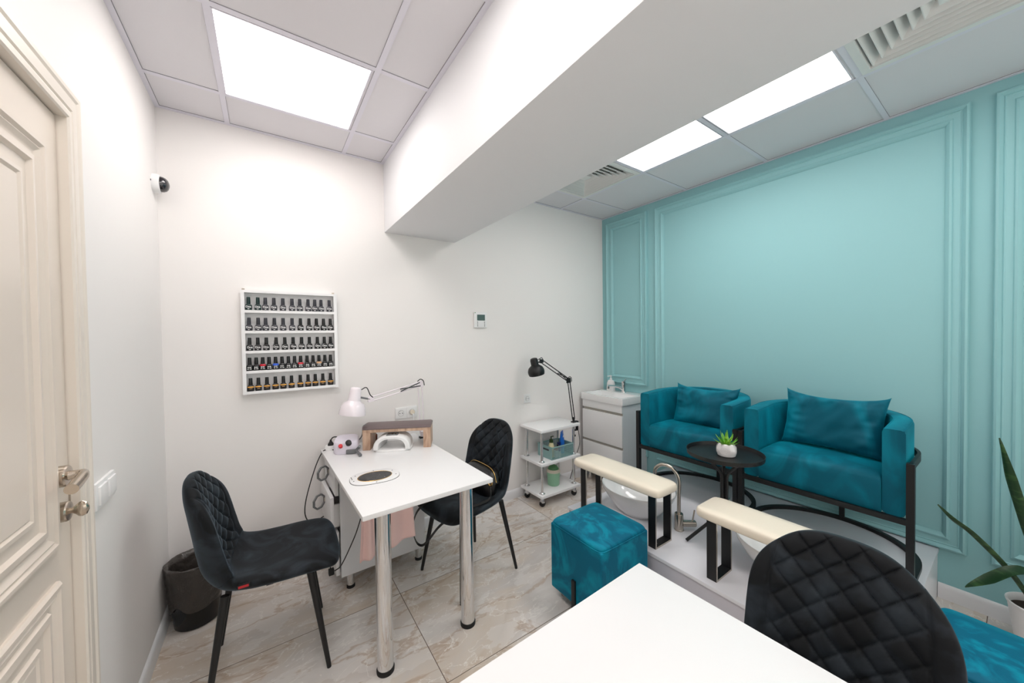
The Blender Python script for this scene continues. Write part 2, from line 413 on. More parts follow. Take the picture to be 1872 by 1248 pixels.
def lever(z):
    yh = 1.390
    MB().lathe([(.027, -.001), (.027, .017), (.025, .020), (.015, .021)], (XD, yh, z), 28, 'x').build('handle_rose', 'handle', door, ang=30)
    pth = spline([(XD+.018, yh, z), (XD+.036, yh, z+.002), (XD+.047, yh-.006, z+.004), (XD+.052, yh-.03, z+.002), (XD+.054, yh-.07, z-.004), (XD+.055, yh-.105, z-.008)], 6)
    n = len(pth)
    MB().tube(pth, [.0125-.004*math.sin(math.pi*min(1, i/n*1.6)) for i in range(n)], 16).build('handle', 'handle', door)
    MB().box(XD-.001, XD+.003, 1.449, 1.4535, z-.09, z-.03).build('latch_plate', 'steel', door)
    zt = z-.092
    MB().lathe([(.025, -.001), (.025, .015), (.023, .018), (.012, .019)], (XD, yh+.004, zt), 28, 'x').build('lock_rose', 'handle', door, ang=30)
    MB().lathe([(.008, .017), (.007, .022), (.010, .027), (.018, .034), (.020, .040), (.016, .048), (.006, .052)], (XD, yh+.004, zt), 20, 'x', sx=.4).build('thumb_turn', 'handle', door)
lever(1.076)

# ================================================================== WALL FITTINGS
t = thing('light_switch', 'white double light switch beside the cream door', 'light switch', (L, 1.672, .944))
MB().box(L, L+.010, 1.592, 1.752, .903, .985).build('plate', 'plastic', t, bevel=.004)
for y in (1.634, 1.711):
    MB().box(L+.009, L+.016, y-.031, y+.031, .915, .973).build('rocker', 'plastic', t, bevel=.003)

def socket_face(t, x, z, plug=False):
    s_ = MB().box(x-.036, x+.036, D-.012, D-.008, z-.036, z+.036).build('socket', 'plastic', t, bevel=.002)
    MB().lathe([(.021, -.0005), (.022, .001), (.019, .001), (.019, -.0005)], (x, D-.0125, z), 28, 'y', False, False).build('socket_rim', 'darkpr', s_)
    for dx in (-.0095, .0095):
        MB().cyl((x+dx, D-.0128, z), .0032, .002, 12, 'y').build('socket_hole', 'darkpr', s_)
t = thing('wall_outlet', 'white double wall outlet with a plug, behind the white desk', 'outlet', (.81, D, .875))
MB().box(.735, .893, D-.009, D, .833, .917).build('plate', 'plastic', t, bevel=.003)
socket_face(t, .775, .875); socket_face(t, .853, .875)
t = thing('power_plug', 'round cream plug pushed into the wall outlet behind the desk', 'plug', (.853, D-.013, .875))
MB().lathe([(.017, 0), (.017, -.012), (.014, -.016)], (.853, D-.0125, .875), 24, 'y').build('plug_body', 'creamp', t)
MB().tube(spline([(.853, D-.022, .875), (.858, D-.03, .85), (.86, D-.022, .80), (.855, D-.012, .735)], 6), .0035, 8).build('plug_cord', 'plastic', t)
t = thing('wall_outlet', 'white single wall outlet below the black lamp shade', 'outlet', (1.897, D, .852))
MB().box(1.858, 1.936, D-.009, D, .813, .891).build('plate', 'plastic', t, bevel=.003)
socket_face(t, 1.897, .852)
t = thing('wall_thermostat', 'white wall control panel with grey display on the back wall', 'thermostat', (1.43, D, 1.545))
MB().box(1.372, 1.490, D-.016, D, 1.482, 1.608).build('housing', 'plastic', t, bevel=.004)
MB().box(1.398, 1.470, D-.0175, D-.015, 1.540, 1.588).build('display', 'screen', t)
for k in range(3):
    for x, m_, w_ in ((1.402, 'darkpr', .003), (1.432, 'base', .011), (1.466, 'darkpr', .003)):
        z = 1.527-k*.015
        MB().box(x-w_, x+w_, D-.018, D-.0155, z-.0035, z+.0035).build('button', m_, t)
MB().cyl((1.380, D-.018, 1.602), .004, .003, 10, 'y').build('indicator', 'mintd', t)

t = thing('security_camera', 'small white dome camera with dark lens high in the left corner', 'security camera', (L, 2.445, 2.19))
MB().lathe([(.046, -.001), (.046, .018), (.043, .026), (.038, .028)], (L, 2.445, 2.19), 36, 'x').build('camera_base', 'plastic', t, ang=40)
MB().lathe([(.0375, .027), (.036, .038), (.031, .048), (.022, .055), (.010, .059), (.002, .060)], (L, 2.445, 2.19), 32, 'x').build('dome', 'dome', t, ang=60)
MB().box(L+.0005, L+.003, 2.39, 2.394, 2.186, 2.192).build('screw', 'darkpr', t)

# ---------------------------------------------------------------- polish rack
RX0, RX1, RZ0, RZ1, RY = -.113, .370, 1.105, 1.692, 2.475
t = thing('polish_rack', 'white five tier wall rack holding rows of nail polish', 'rack', (.13, D, RZ0))
MB().box(RX0, RX1, D-.008, D, RZ0, RZ1).build('back_panel', 'lam', t)
MB().box(RX0, RX0+.017, RY, D-.008, RZ0, RZ1).build('side_panel', 'lam', t)
MB().box(RX1-.017, RX1, RY, D-.008, RZ0, RZ1).build('side_panel', 'lam', t)
SH = [1.580, 1.464, 1.351, 1.238, 1.122]
for i, z in enumerate(SH):
    MB().box(RX0+.017, RX1-.017, RY+.001, D-.008, z-.015, z).build('shelf', 'lam', t)
MB().box(RX0+.017, RX1-.017, RY, D-.008, RZ1-.014, RZ1).build('top_panel', 'lam', t)
for x in (RX0+.012, RX1-.014):
    MB().box(x-.006, x+.006, D-.012, D, RZ1, RZ1+.012).build('hanger', 'steel', t)
BX = [[-0.078, -0.035, -0.0, 0.041, 0.085, 0.131, 0.171, 0.214, 0.2505, 0.2845, 0.33],
      [-0.078, -0.036, -0.001, 0.041, 0.084, 0.129, 0.172, 0.217, 0.257, 0.296, 0.334],
      [-0.078, -0.040, 0.0, 0.047, 0.09, 0.132, 0.176, 0.217, 0.26, 0.298, 0.333],
      [-0.080, -0.0495, -0.019, 0.011, 0.0425, 0.074, 0.1055, 0.137, 0.1685, 0.202, 0.234, 0.2665, 0.299, 0.331],
      [-0.078, -0.042, -0.002, 0.039, 0.078, 0.119, 0.164, 0.205, 0.244, 0.285, 0.328]]
ORD = ['leftmost', 'second', 'third', 'fourth', 'fifth', 'sixth', 'seventh', 'eighth', 'ninth', 'tenth', 'eleventh', 'twelfth', 'thirteenth', 'fourteenth']
SHN = ['top shelf', 'second shelf', 'middle shelf', 'fourth shelf', 'bottom shelf']
def bottle_body(w, h, b=.004):
    pr = [(.92, 0), (1, .003), (1, h-.010), (.93, h-.004), (.62, h), (.5, h+.001)]
    mb = MB(); ls = []
    for r, z in pr:
        l = []
        for j in range(24):
            a = 2*math.pi*j/24
            l.append((w/2*r*sgn(math.cos(a), .55), w/2*r*sgn(math.sin(a), .55)*.8, z))
        ls.append(l)
    return mb.loops(ls)
DNA = text_mesh('Dna', .0150); DNA.materials.append(M['white'])
NIL = text_mesh('nail', .0085); NIL.materials.append(M['white'])
def proto_bottle(body, h, style):
    t = thing('nail_polish_bottle', 'bottle', 'nail polish', (0, 0, 0), group='nail polish bottles on the wall rack')
    w_ = .0300 if style == 'lines' else .0310
    bd = bottle_body(w_, h).build('bottle', body, t, local=True, ang=50)
    MB().lathe([(.0090, h), (.0093, h+.002), (.0085, h+.038), (.0078, h+.040)], (0, 0, 0), 16).build('cap', body if style == 'dna' and body != 'bblk' else 'bcap', t, local=True, ang=50)
    if style == 'dna':
        o = bpy.data.objects.new('lettering', DNA); COL.objects.link(o); o.parent = bd
        o.rotation_euler = (R(90), 0, 0); o.location = (0, -w_/2*.8-.0004, h*.56)
        MB().box(-.005, .005, -w_/2*.8-.0008, -w_/2*.8, h*.22, h*.27).box(-.002, .002, -w_/2*.8-.0008, -w_/2*.8, h*.14, h*.19).build('mark', 'white', bd, local=True)
    elif style == 'lines':
        mb = MB()
        for k, (a, b) in enumerate(((-.009, -.002), (.0, .008))): mb.box(a, b, -w_/2*.8-.0008, -w_/2*.8, h*.50, h*.62)
        mb.box(-.010, -.003, -w_/2*.8-.0008, -w_/2*.8, h*.24, h*.34).box(.001, .010, -w_/2*.8-.0008, -w_/2*.8, h*.24, h*.34)
        mb.build('print', 'white', bd, local=True)
    elif style == 'foil':
        ls = []
        for z in (h*.62, h*.80):
            ls.append([(w_/2*1.02*sgn(math.cos(a), .55), w_/2*1.02*.8*sgn(math.sin(a), .55), z) for a in [2*math.pi*j/24 for j in range(24)]])
        MB().loops(ls, False, False).build('foil_band', 'fire', bd, local=True)
        MB().box(-.007, .007, -w_/2*.8-.0008, -w_/2*.8, h*.40, h*.46).build('print', 'tan', bd, local=True)
    return t
def shoulder(t, m, h):
    ls = []
    for r, z in ((1.07, h*.74), (1.07, h-.010), (1.0, h-.003), (.68, h+.0012)):
        ls.append([(.0145*r*sgn(math.cos(a), .55), .0145*r*.8*sgn(math.sin(a), .55), z) for a in [2*math.pi*j/24 for j in range(24)]])
    MB().loops(ls, False, False).build('colour_band', m, t, local=True)
protos = {}
for r in range(5):
    for i, x in enumerate(BX[r]):
        h = .034
        kind = [('bgreen' if i < 2 else 'bgrey', 'dna'), ('bgrey' if i < 6 else 'bblk', 'dna'), ('bblk', 'dna'), ('bblk', 'lines'), ('bblk', 'foil')][r]
        word = {'bgreen': 'dark green', 'bgrey': 'charcoal', 'bblk': 'black'}[kind[0]]
        extra = ''
        band = None
        if r == 3:
            band = {2: 'redp', 4: 'bluep', 8: 'redp', 11: 'tan'}.get(i)
            extra = {'redp': ' with red shoulder', 'bluep': ' with blue shoulder', 'tan': ' with tan shoulder'}.get(band, '')
        if r == 4: extra = ' with orange gold band'
        n = len(BX[r])
        pos = ORD[i] if i == 0 else ('rightmost' if i == n-1 else ORD[i]+' from left')
        lab = '%s polish bottle%s, %s on %s of rack' % (word, extra, pos, SHN[r])
        rz = random.uniform(-.12, .12)
        if kind not in protos:
            t = protos[kind] = proto_bottle(kind[0], h, kind[1]); t.location = (x, 2.492, SH[r]); t.rotation_euler = (0, 0, rz); t['label'] = lab
        else:
            t = dup(protos[kind], None, (x, 2.492, SH[r]), rz, lab, skip=('colour_band',))
        if band: shoulder(t, band, h)

# ================================================================== CHAIRS
def cr(pts, s):     # Catmull-Rom on uniform parameter s in 0..1, pts list of tuples
    n = len(pts)-1; x = min(max(s, 0), 1)*n; i = min(int(x), n-1); t_ = x-i
    P = lambda k: pts[min(max(k, 0), n)]
    o = []
    for a, b, c, d in zip(P(i-1), P(i), P(i+1), P(i+2)):
        o.append(.5*((2*b)+(c-a)*t_+(2*a-5*b+4*c-d)*t_*t_+(3*b-a-3*c+d)*t_**3))
    return o
# side profile x, z (front lip -> top), half width, dish, thickness
SHELL = [(.265, .432, .205, .004, .027), (.215, .446, .222, .008, .032), (.13, .446, .226, .016, .034), (.03, .440, .222, .026, .034), (-.07, .437, .212, .040, .036), (-.145, .452, .204, .056, .038),
         (-.190, .505, .200, .066, .038), (-.208, .580, .200, .064, .037), (-.220, .660, .199, .058, .036), (-.233, .740, .194, .050, .035), (-.247, .808, .184, .040, .033), (-.258, .872, .170, .030, .030)]
SPLIT = .485
def shell_part(s0, s1, round0, round1, ns, nn, quilt):
    mb = MB(); ls = []; arc = 0; last = None
    for k in range(ns+1):
        u = k/ns
        u = .5-.5*math.cos(math.pi*u) if (round0 and round1) else (1-math.cos(math.pi/2*u) if round0 else (math.sin(math.pi/2*u) if round1 else u))
        s = s0+(s1-s0)*u
        x, z, hw, dish, th = cr(SHELL, s)
        x2, z2 = cr(SHELL, s+.01)[:2]; x1, z1 = cr(SHELL, s-.01)[:2]
        tx, tz = x2-x1, z2-z1; l_ = math.hypot(tx, tz); nx, nz = tz/l_, -tx/l_     # normal to the sitter's side
        if nz < 0 and s < .4: nx, nz = -nx, -nz
        if nx < 0 and s > .6: nx, nz = -nx, -nz
        if last: arc += math.hypot(x-last[0], z-last[1])
        last = (x, z)
        e = 1.
        if round0: d_ = (s-s0)/.10; e = min(e, (1-(1-min(d_, 1))**2.6)**(1/2.6)) if d_ < 1 else e
        if round1:
            d_ = (s1-s)/.25
            if d_ < 1: e = min(e, (1-(1-d_)**2.2)**(1/2.2))
        ew = max(e, .02); eh = max(e**.6 if round1 else e**.5, .02)
        l = []
        nt_, nb_ = nn, 28
        ts = [(-1+2*j/nt_, 1) for j in range(nt_+1)]+[(1-2*j/nb_, -1) for j in range(1, nb_)]
        ts = [(math.sin(v*math.pi/2)*.35+v*.65 if sd_ > 0 else math.sin(v*math.pi/2), sd_) for v, sd_ in ts]
        for tv, sd_ in ts:
            y = hw*ew*tv; tt = min(abs(y)/hw, 1)
            h = th*eh*sd_*max(0, 1-abs(tv)**4)**.42
            off = h+dish*(tt**2.4)*(1 if not round1 else min(1, .35+.65*e))
            if quilt and sd_ > 0:
                q = .5+.5*math.tanh((.74-tt)*26); q *= min(1, max(0, (s-SPLIT)/.03))*min(1, max(0, (s1-s)/.05))
                pf = 1
                for sg in (1, -1):
                    p = (y+sg*arc*.95)/.070; d_ = abs(p-round(p))
                    off -= q*.0050*math.exp(-(d_/.05)**2); pf *= 1-(1-2*d_)**2.2
                off += q*.0065*(pf-.5)
                off -= .0045*math.exp(-((tt-.76)/.022)**2)*min(1, max(0, (s1-s)/.05))
            l.append((x+nx*off, y, z+nz*off))
        ls.append(l)
    return mb.loops(ls)
SEATM = shell_part(0, SPLIT-.003, True, False, 40, 48, False)
BACKM = shell_part(SPLIT, 1, False, True, 130, 130, True)
def make_chair(label):
    t = thing('velvet_chair', label, 'chair', (0, 0, 0), group='black velvet shell chairs')
    SEATM.build('seat', 'bvelvet', t, local=True, ang=75)
    BACKM.build('backrest', 'bvelvet', t, local=True, ang=75)
    MB().box(-.13, .13, -.012, .012, .398, .412).box(-.012, .012, -.13, .13, .398, .412).build('under_frame', 'black', t, local=True)
    for sx in (1, -1):
        for sy in (1, -1):
            top = Vector((.145*sx-.0, .135*sy, .415)); bot = Vector((.205*sx, .200*sy, .004))
            MB().tube([bot-Vector((0, 0, .004)), bot+(top-bot)*.02, top], [.0085, .009, .0155], 14).build('leg', 'black', t, local=True)
    return t
ch = make_chair('black velvet chair with a red tag at left of the white desk')
ch.location = (-.005, 1.905, 0); ch.rotation_euler = (0, 0, R(-2))
dup(ch, None, (.985, 1.915, 0), R(180+10), 'black velvet chair with a handbag on it, at right side of the white desk')
dup(ch, None, (.990, .250, 0), R(180+3), 'black quilted chair in the foreground, behind the near white table')
tg = MB().box(-.098, -.060, -.2190, -.2040, .468, .483).build('tag', 'black', ch, local=True)
MB().box(-.095, -.063, -.2197, -.2187, .471, .480).build('tag_print', 'redtag', tg, local=True)

# ================================================================== DESK
TZ = .72
t = desk = thing('manicure_desk', 'white manicure desk on two chrome legs in front of the back wall', 'desk', (.58, 1.99, 0))
MB().box(.278, .884, 1.470, 2.510, TZ-.020, TZ).build('tabletop', 'lam', t, bevel=.0012)
for x, y in ((.375, 1.545), (.776, 1.549)):
    g = MB().lathe([(.033, .018), (.033, TZ-.020)], (x, y, 0), 32).build('leg', 'chrome', t)
    MB().lathe([(.036, 0), (.037, .012), (.034, .020)], (x, y, 0), 32).build('foot_cap', 'rubber', g)
b = MB().box(.318, .800, 2.140, 2.158, .095, TZ-.021).build('front_panel', 'lamgrey', t)
MB().box(.318, .800, 2.158, 2.49, .095, .113).build('bottom_panel', 'lamgrey', t)
MB().box(.782, .800, 2.158, 2.49, .113, TZ-.021).build('side_panel', 'lamgrey', t)
MB().box(.318, .782, 2.472, 2.49, .113, TZ-.021).build('back_panel', 'lamgrey', t)
for x, y in ((.372, 2.185), (.775, 2.190), (.372, 2.45), (.775, 2.45)):
    g = MB().lathe([(.019, .016), (.019, .096)], (x, y, 0), 24).build('foot', 'chrome', t)
    MB().lathe([(.022, 0), (.022, .012), (.019, .017)], (x, y, 0), 24).build('foot_cap', 'rubber', g)
def ring_handle(x, y, z, par):
    c_ = Vector((x-.030, y, z)); u_ = Vector((-.80, -.60, 0)); n_ = u_.cross(Vector((0, 0, 1)))
    pts = [c_+u_*.040*math.cos(a)+Vector((0, 0, .040*math.sin(a))) for a in [R(22.5+45*k) for k in range(8)]]
    MB().bar(pts, .008, .010, ring=True, up=n_).build('handle', 'grey', par, ang=0)
    MB().box(x-.003, x+.003, y+.012, y+.030, z-.012, z+.012).build('handle_mount', 'steel', par)
for k, (x, z0, z1, hz) in enumerate(((.305, .545, .694, .63), (.281, .345, .540, .47), (.303, .100, .340, None))):
    f_ = MB().box(x-.008, x+.010, 2.162, 2.488, z0, z1)
    d_ = f_.build('drawer', 'lam', t, bevel=.001)
    if k == 1:
        MB().box(x+.012, .76, 2.18, 2.192, z0+.02, z1-.05).box(x+.012, .76, 2.455, 2.467, z0+.02, z1-.05).build('drawer_side', 'plastic', d_)
    if hz: ring_handle(x-.010, 2.33, hz, d_)
MB().tube(spline([(.303, 2.44, .30), (.284, 2.42, .307), (.284, 2.36, .307), (.303, 2.34, .30)], 5), .003, 8).build('bow_handle', 'steel', t)
desk.rotation_euler = (0, 0, R(1.6))
# dust collector insert
t = thing('dust_collector', 'white dust collector plate with black oval grille set in the desktop', 'dust collector', (.43, 1.84, TZ))
a0 = R(-8)
def vac(u, v): return (.432+u*math.cos(a0)-v*math.sin(a0), 1.845+u*math.sin(a0)+v*math.cos(a0))
outl = []
for k in range(40):
    a = 2*math.pi*k/40; outl.append((.115*sgn(math.cos(a), .75), .090*sgn(math.sin(a), .75)))
MB().prism([vac(*p) for p in outl], TZ-.001, TZ+.004, lambda u, v, h: (u, v, h)).build('plate', 'lam', t, bevel=.001)
MB().prism([vac(u*1.012, v*1.012) for u, v in outl], TZ-.0005, TZ+.0012, lambda u, v, h: (u, v, h)).build('gasket', 'rubber', t, ang=0)  # dark base put in for the shaded gap under the plate
ls = [[(*vac(.078*math.cos(a), .060*math.sin(a)), TZ+h) for a in [2*math.pi*k/40 for k in range(40)]] for h in (.003, .0052)]
MB().loops(ls).build('grille', 'gloss', t)
MB().tube([(*vac(.080*math.cos(a), .062*math.sin(a)), TZ+.0045) for a in [2*math.pi*k/40 for k in range(40)]], .0018, 6, ring=True).build('grille_rim', 'gold', t)
for u, v in ((-.098, -.02), (.098, -.02), (0, -.080), (0, .080), (.088, .04), (-.088, .045)):
    c_ = vac(u, v); MB().cyl((c_[0], c_[1], TZ+.0035), .003, .0012, 10).build('screw', 'darkpr', t)
mk = MB()
for k in range(5):
    c_ = vac(-.108+.001*k, .036-.008*k); mk.box(c_[0]-.002, c_[0]+.002, c_[1]-.0022, c_[1]+.0022, TZ+.0038, TZ+.0045)
mk.build('print', 'darkpr', t)

# hand rest
def rot2(c, ang):
    ca, sa = math.cos(ang), math.sin(ang)
    return lambda u, v, h: (c[0]+u*ca-v*sa, c[1]+u*sa+v*ca, h)
RA = R(-27); rf = rot2((.690, 2.290), RA)
t = thing('hand_rest', 'wooden hand rest bridge with taupe padded top standing on the desk', 'hand rest', (.690, 2.290, TZ))
def obox(fn, u0, u1, v0, v1, h0, h1): return MB().loops([[fn(u0, v0, h), fn(u1, v0, h), fn(u1, v1, h), fn(u0, v1, h)] for h in (h0, h1)])
obox(rf, -.205, -.160, -.075, .075, TZ, TZ+.108).build('leg', 'oak', t, bevel=.001)
obox(rf, .160, .205, -.075, .075, TZ, TZ+.108).build('leg', 'oak', t, bevel=.001)
obox(rf, -.205, .205, -.075, .075, TZ+.108, TZ+.126).build('board', 'oak', t, bevel=.001)
pd = MB(); ls = []
for k in range(13):
    v = -.077+.154*k/12; q = 1-(2*k/12-1)**2
    zt = TZ+.133+.018*q**.6
    ls.append([rf(-.207, v, TZ+.1262), rf(.207, v, TZ+.1262), rf(.207, v, zt-.004), rf(.198, v, zt), rf(-.198, v, zt), rf(-.207, v, zt-.004)])
pd.loops(ls).build('pad', 'taupe', t, ang=50)
# uv lamp
t = thing('nail_lamp', 'white arched nail lamp under the wooden hand rest', 'nail lamp', (.655, 2.275, TZ))
uf = rot2((.655, 2.275), RA)
def arch(hw, hh, n=28): return [(hw*sgn(math.cos(math.pi*k/n), .8), hh*sgn(math.sin(math.pi*k/n), .75)) for k in range(n+1)]
sh_ = MB(); ls = []
for v, sc_ in ((-.095, .93), (-.088, .99), (-.05, 1.0), (.05, .96), (.085, .86), (.100, .68)):
    ls.append([uf(u*sc_, v, TZ+.012+h*sc_) for u, h in arch(.110, .082)])
for v, sc_ in ((.085, .62), (-.06, .80), (-.094, .84)):
    ls.append([uf(u*.74/.84*sc_, v, TZ+.013+h*.78/.84*sc_) for u, h in arch(.110, .082)])
ls.append(ls[0])
sh_.loops(ls, False, False, closed=False).build('shell', 'plastic', t, ang=40)
bp = MB(); bp.loops([[uf(.116*sgn(math.cos(a), .6), .104*sgn(math.sin(a), .6), h) for a in [2*math.pi*k/32 for k in range(32)]] for h in (TZ, TZ+.012)]).build('base_plate', 'ceramic', t, bevel=.003)
obox(uf, -.034, .034, -.075, -.02, TZ+.093, TZ+.0965).build('button_strip', 'grey', t, bevel=.001)
for k in (-1, 0, 1): obox(uf, k*.018-.006, k*.018+.006, -.06, -.04, TZ+.096, TZ+.098).build('button', 'steel', t)
# drill machine
t = thing('nail_drill_machine', 'pale lilac drill control box with red button and black knob on the desk', 'nail drill', (.392, 2.365, TZ))
mf = rot2((.392, 2.365), R(-20))
body = MB(); ls = []
for h, k in ((0, .95), (.006, 1), (.045, 1), (.066, .95), (.072, .88)):
    l = []
    for j in range(32):
        a = 2*math.pi*j/32; u, v = .070*k*sgn(math.cos(a), .6), .062*k*sgn(math.sin(a), .6)
        tilt = .020*max(0, (v+.062)/.124) if h > .02 else 0
        l.append(mf(u, v, TZ+h+tilt))
    ls.append(l)
body.loops(ls).build('housing', 'lilac', t, ang=50)
def knob(u, v, h, r, d, m, n):
    c_ = mf(u, v, TZ+h); dirv = (Vector(mf(0, -1, 0))-Vector(mf(0, 0, 0)))*.75+Vector((0, 0, .66)); dirv.normalize()
    MB().tube([Vector(c_)-dirv*.004, Vector(c_)+dirv*d, Vector(c_)+dirv*(d+.002)], [r, r, r*.8], 20).build(n, m, t)
knob(-.022, -.061, .050, .0115, .010, 'red', 'power_button'); knob(.022, -.059, .064, .0165, .014, 'black', 'speed_knob')
obox(mf, .008, .066, -.074, -.058, TZ+.004, TZ+.028).build('socket_block', 'grey', t, bevel=.003)
MB().tube(spline([mf(.062, -.066, TZ+.020), mf(.082, -.080, TZ+.042), mf(.088, -.088, TZ+.050)], 6), [.008]*12+[.009], 12).build('handpiece_cradle', 'grey', t)
MB().tube(spline([mf(.064, -.072, TZ+.022), mf(.082, -.10, TZ+.014), mf(.098, -.135, TZ+.010)], 6), [.0075]*8+[.009]*5, 12).build('cradle_arm', 'grey', t)
MB().tube(spline([mf(.06, .02, TZ+.05), mf(.085, .02, TZ+.085), mf(.093, .015, TZ+.14), mf(.11, .03, TZ+.150)], 6), .0035, 8).build('drill_cord', 'grey', t)
# power strip with plug
t = thing('power_strip', 'white round socket block with black plug at the back corner of the desk', 'power strip', (.318, 2.475, TZ))
MB().lathe([(.033, 0), (.034, .016), (.030, .026)], (.318, 2.470, TZ), 28).build('socket_body', 'plastic', t)
pl = MB().lathe([(.018, .0255), (.016, .036), (.008, .048), (.005, .060)], (.318, 2.470, TZ), 16).build('plug', 'rubber', t)
MB().tube(spline([(.318, 2.470, TZ+.058), (.330, 2.462, TZ+.074), (.348, 2.454, TZ+.076), (.357, 2.45, TZ+.068), (.357, 2.45, TZ+.030), (.357, 2.46, TZ+.003)], 6), .0035, 8).build('plug_cord', 'cord', pl)
# cables off the desk
c1 = spline([(.335, 2.43, TZ+.0035), (.300, 2.455, TZ+.0035), (.273, 2.46, TZ-.002), (.240, 2.455, .66), (.205, 2.45, .56), (.176, 2.45, .45), (.168, 2.45, .37), (.185, 2.45, .315), (.217, 2.45, .306), (.262, 2.45, .318), (.297, 2.44, .345)], 8)
tag(MB().tube(c1, .003, 8).build('hanging_cable', 'cord'), 'thin black cable hanging down left of the white desk', 'cable')
t = thing('cable_with_adapter', 'black cable with small adapter hanging in front of the desk cabinet', 'cable', (.30, 2.08, .2))
MB().tube(spline([(.43, 2.05, .699), (.415, 2.05, .50), (.385, 2.05, .385), (.345, 2.05, .295), (.30, 2.05, .215), (.268, 2.05, .197)], 8), .003, 8).build('cord', 'cord', t)
MB().box(.240, .266, 2.04, 2.065, .183, .212).build('adapter', 'rubber', t, bevel=.003)
MB().tube(spline([(.250, 2.052, .211), (.247, 2.06, .27), (.258, 2.10, .33), (.275, 2.20, .40), (.268, 2.25, .46)], 8), .0025, 8).build('cord', 'cord', t)
# amber bottle behind hand rest
tag(MB().lathe([(.016, 0), (.016, .055), (.008, .065), (.008, .082)], (.575, 2.435, TZ), 18).build('amber_bottle', 'brownbottle'), 'small amber bottle half hidden behind the hand rest leg', 'bottle')
# towels
def towel(x0, x1, z0, z1, y, label, ph, skew):
    def fn(u, v):
        x = x0+(x1-x0)*u; z = z1-(z1-(z0+skew*u))*v
        spread = (v-.5)*.02*(2*u-1)
        return (x+spread, y+.012*math.sin(u*9+ph)*(.3+.7*v)+.004*math.sin(v*7+ph), z)
    o = MB().grid(fn, 24, 24).build('hand_towel', 'pink', solid=.006, ang=80)
    return tag(o, label, 'towel', 'pink towels under the desk')
towel(.352, .415, .35, .699, 1.78, 'narrow pink towel hanging left of the nearer chrome desk leg', 0, .01)
towel(.462, .600, .365, .699, 1.79, 'wide pink towel hanging right of the nearer chrome desk leg', 2, .03)

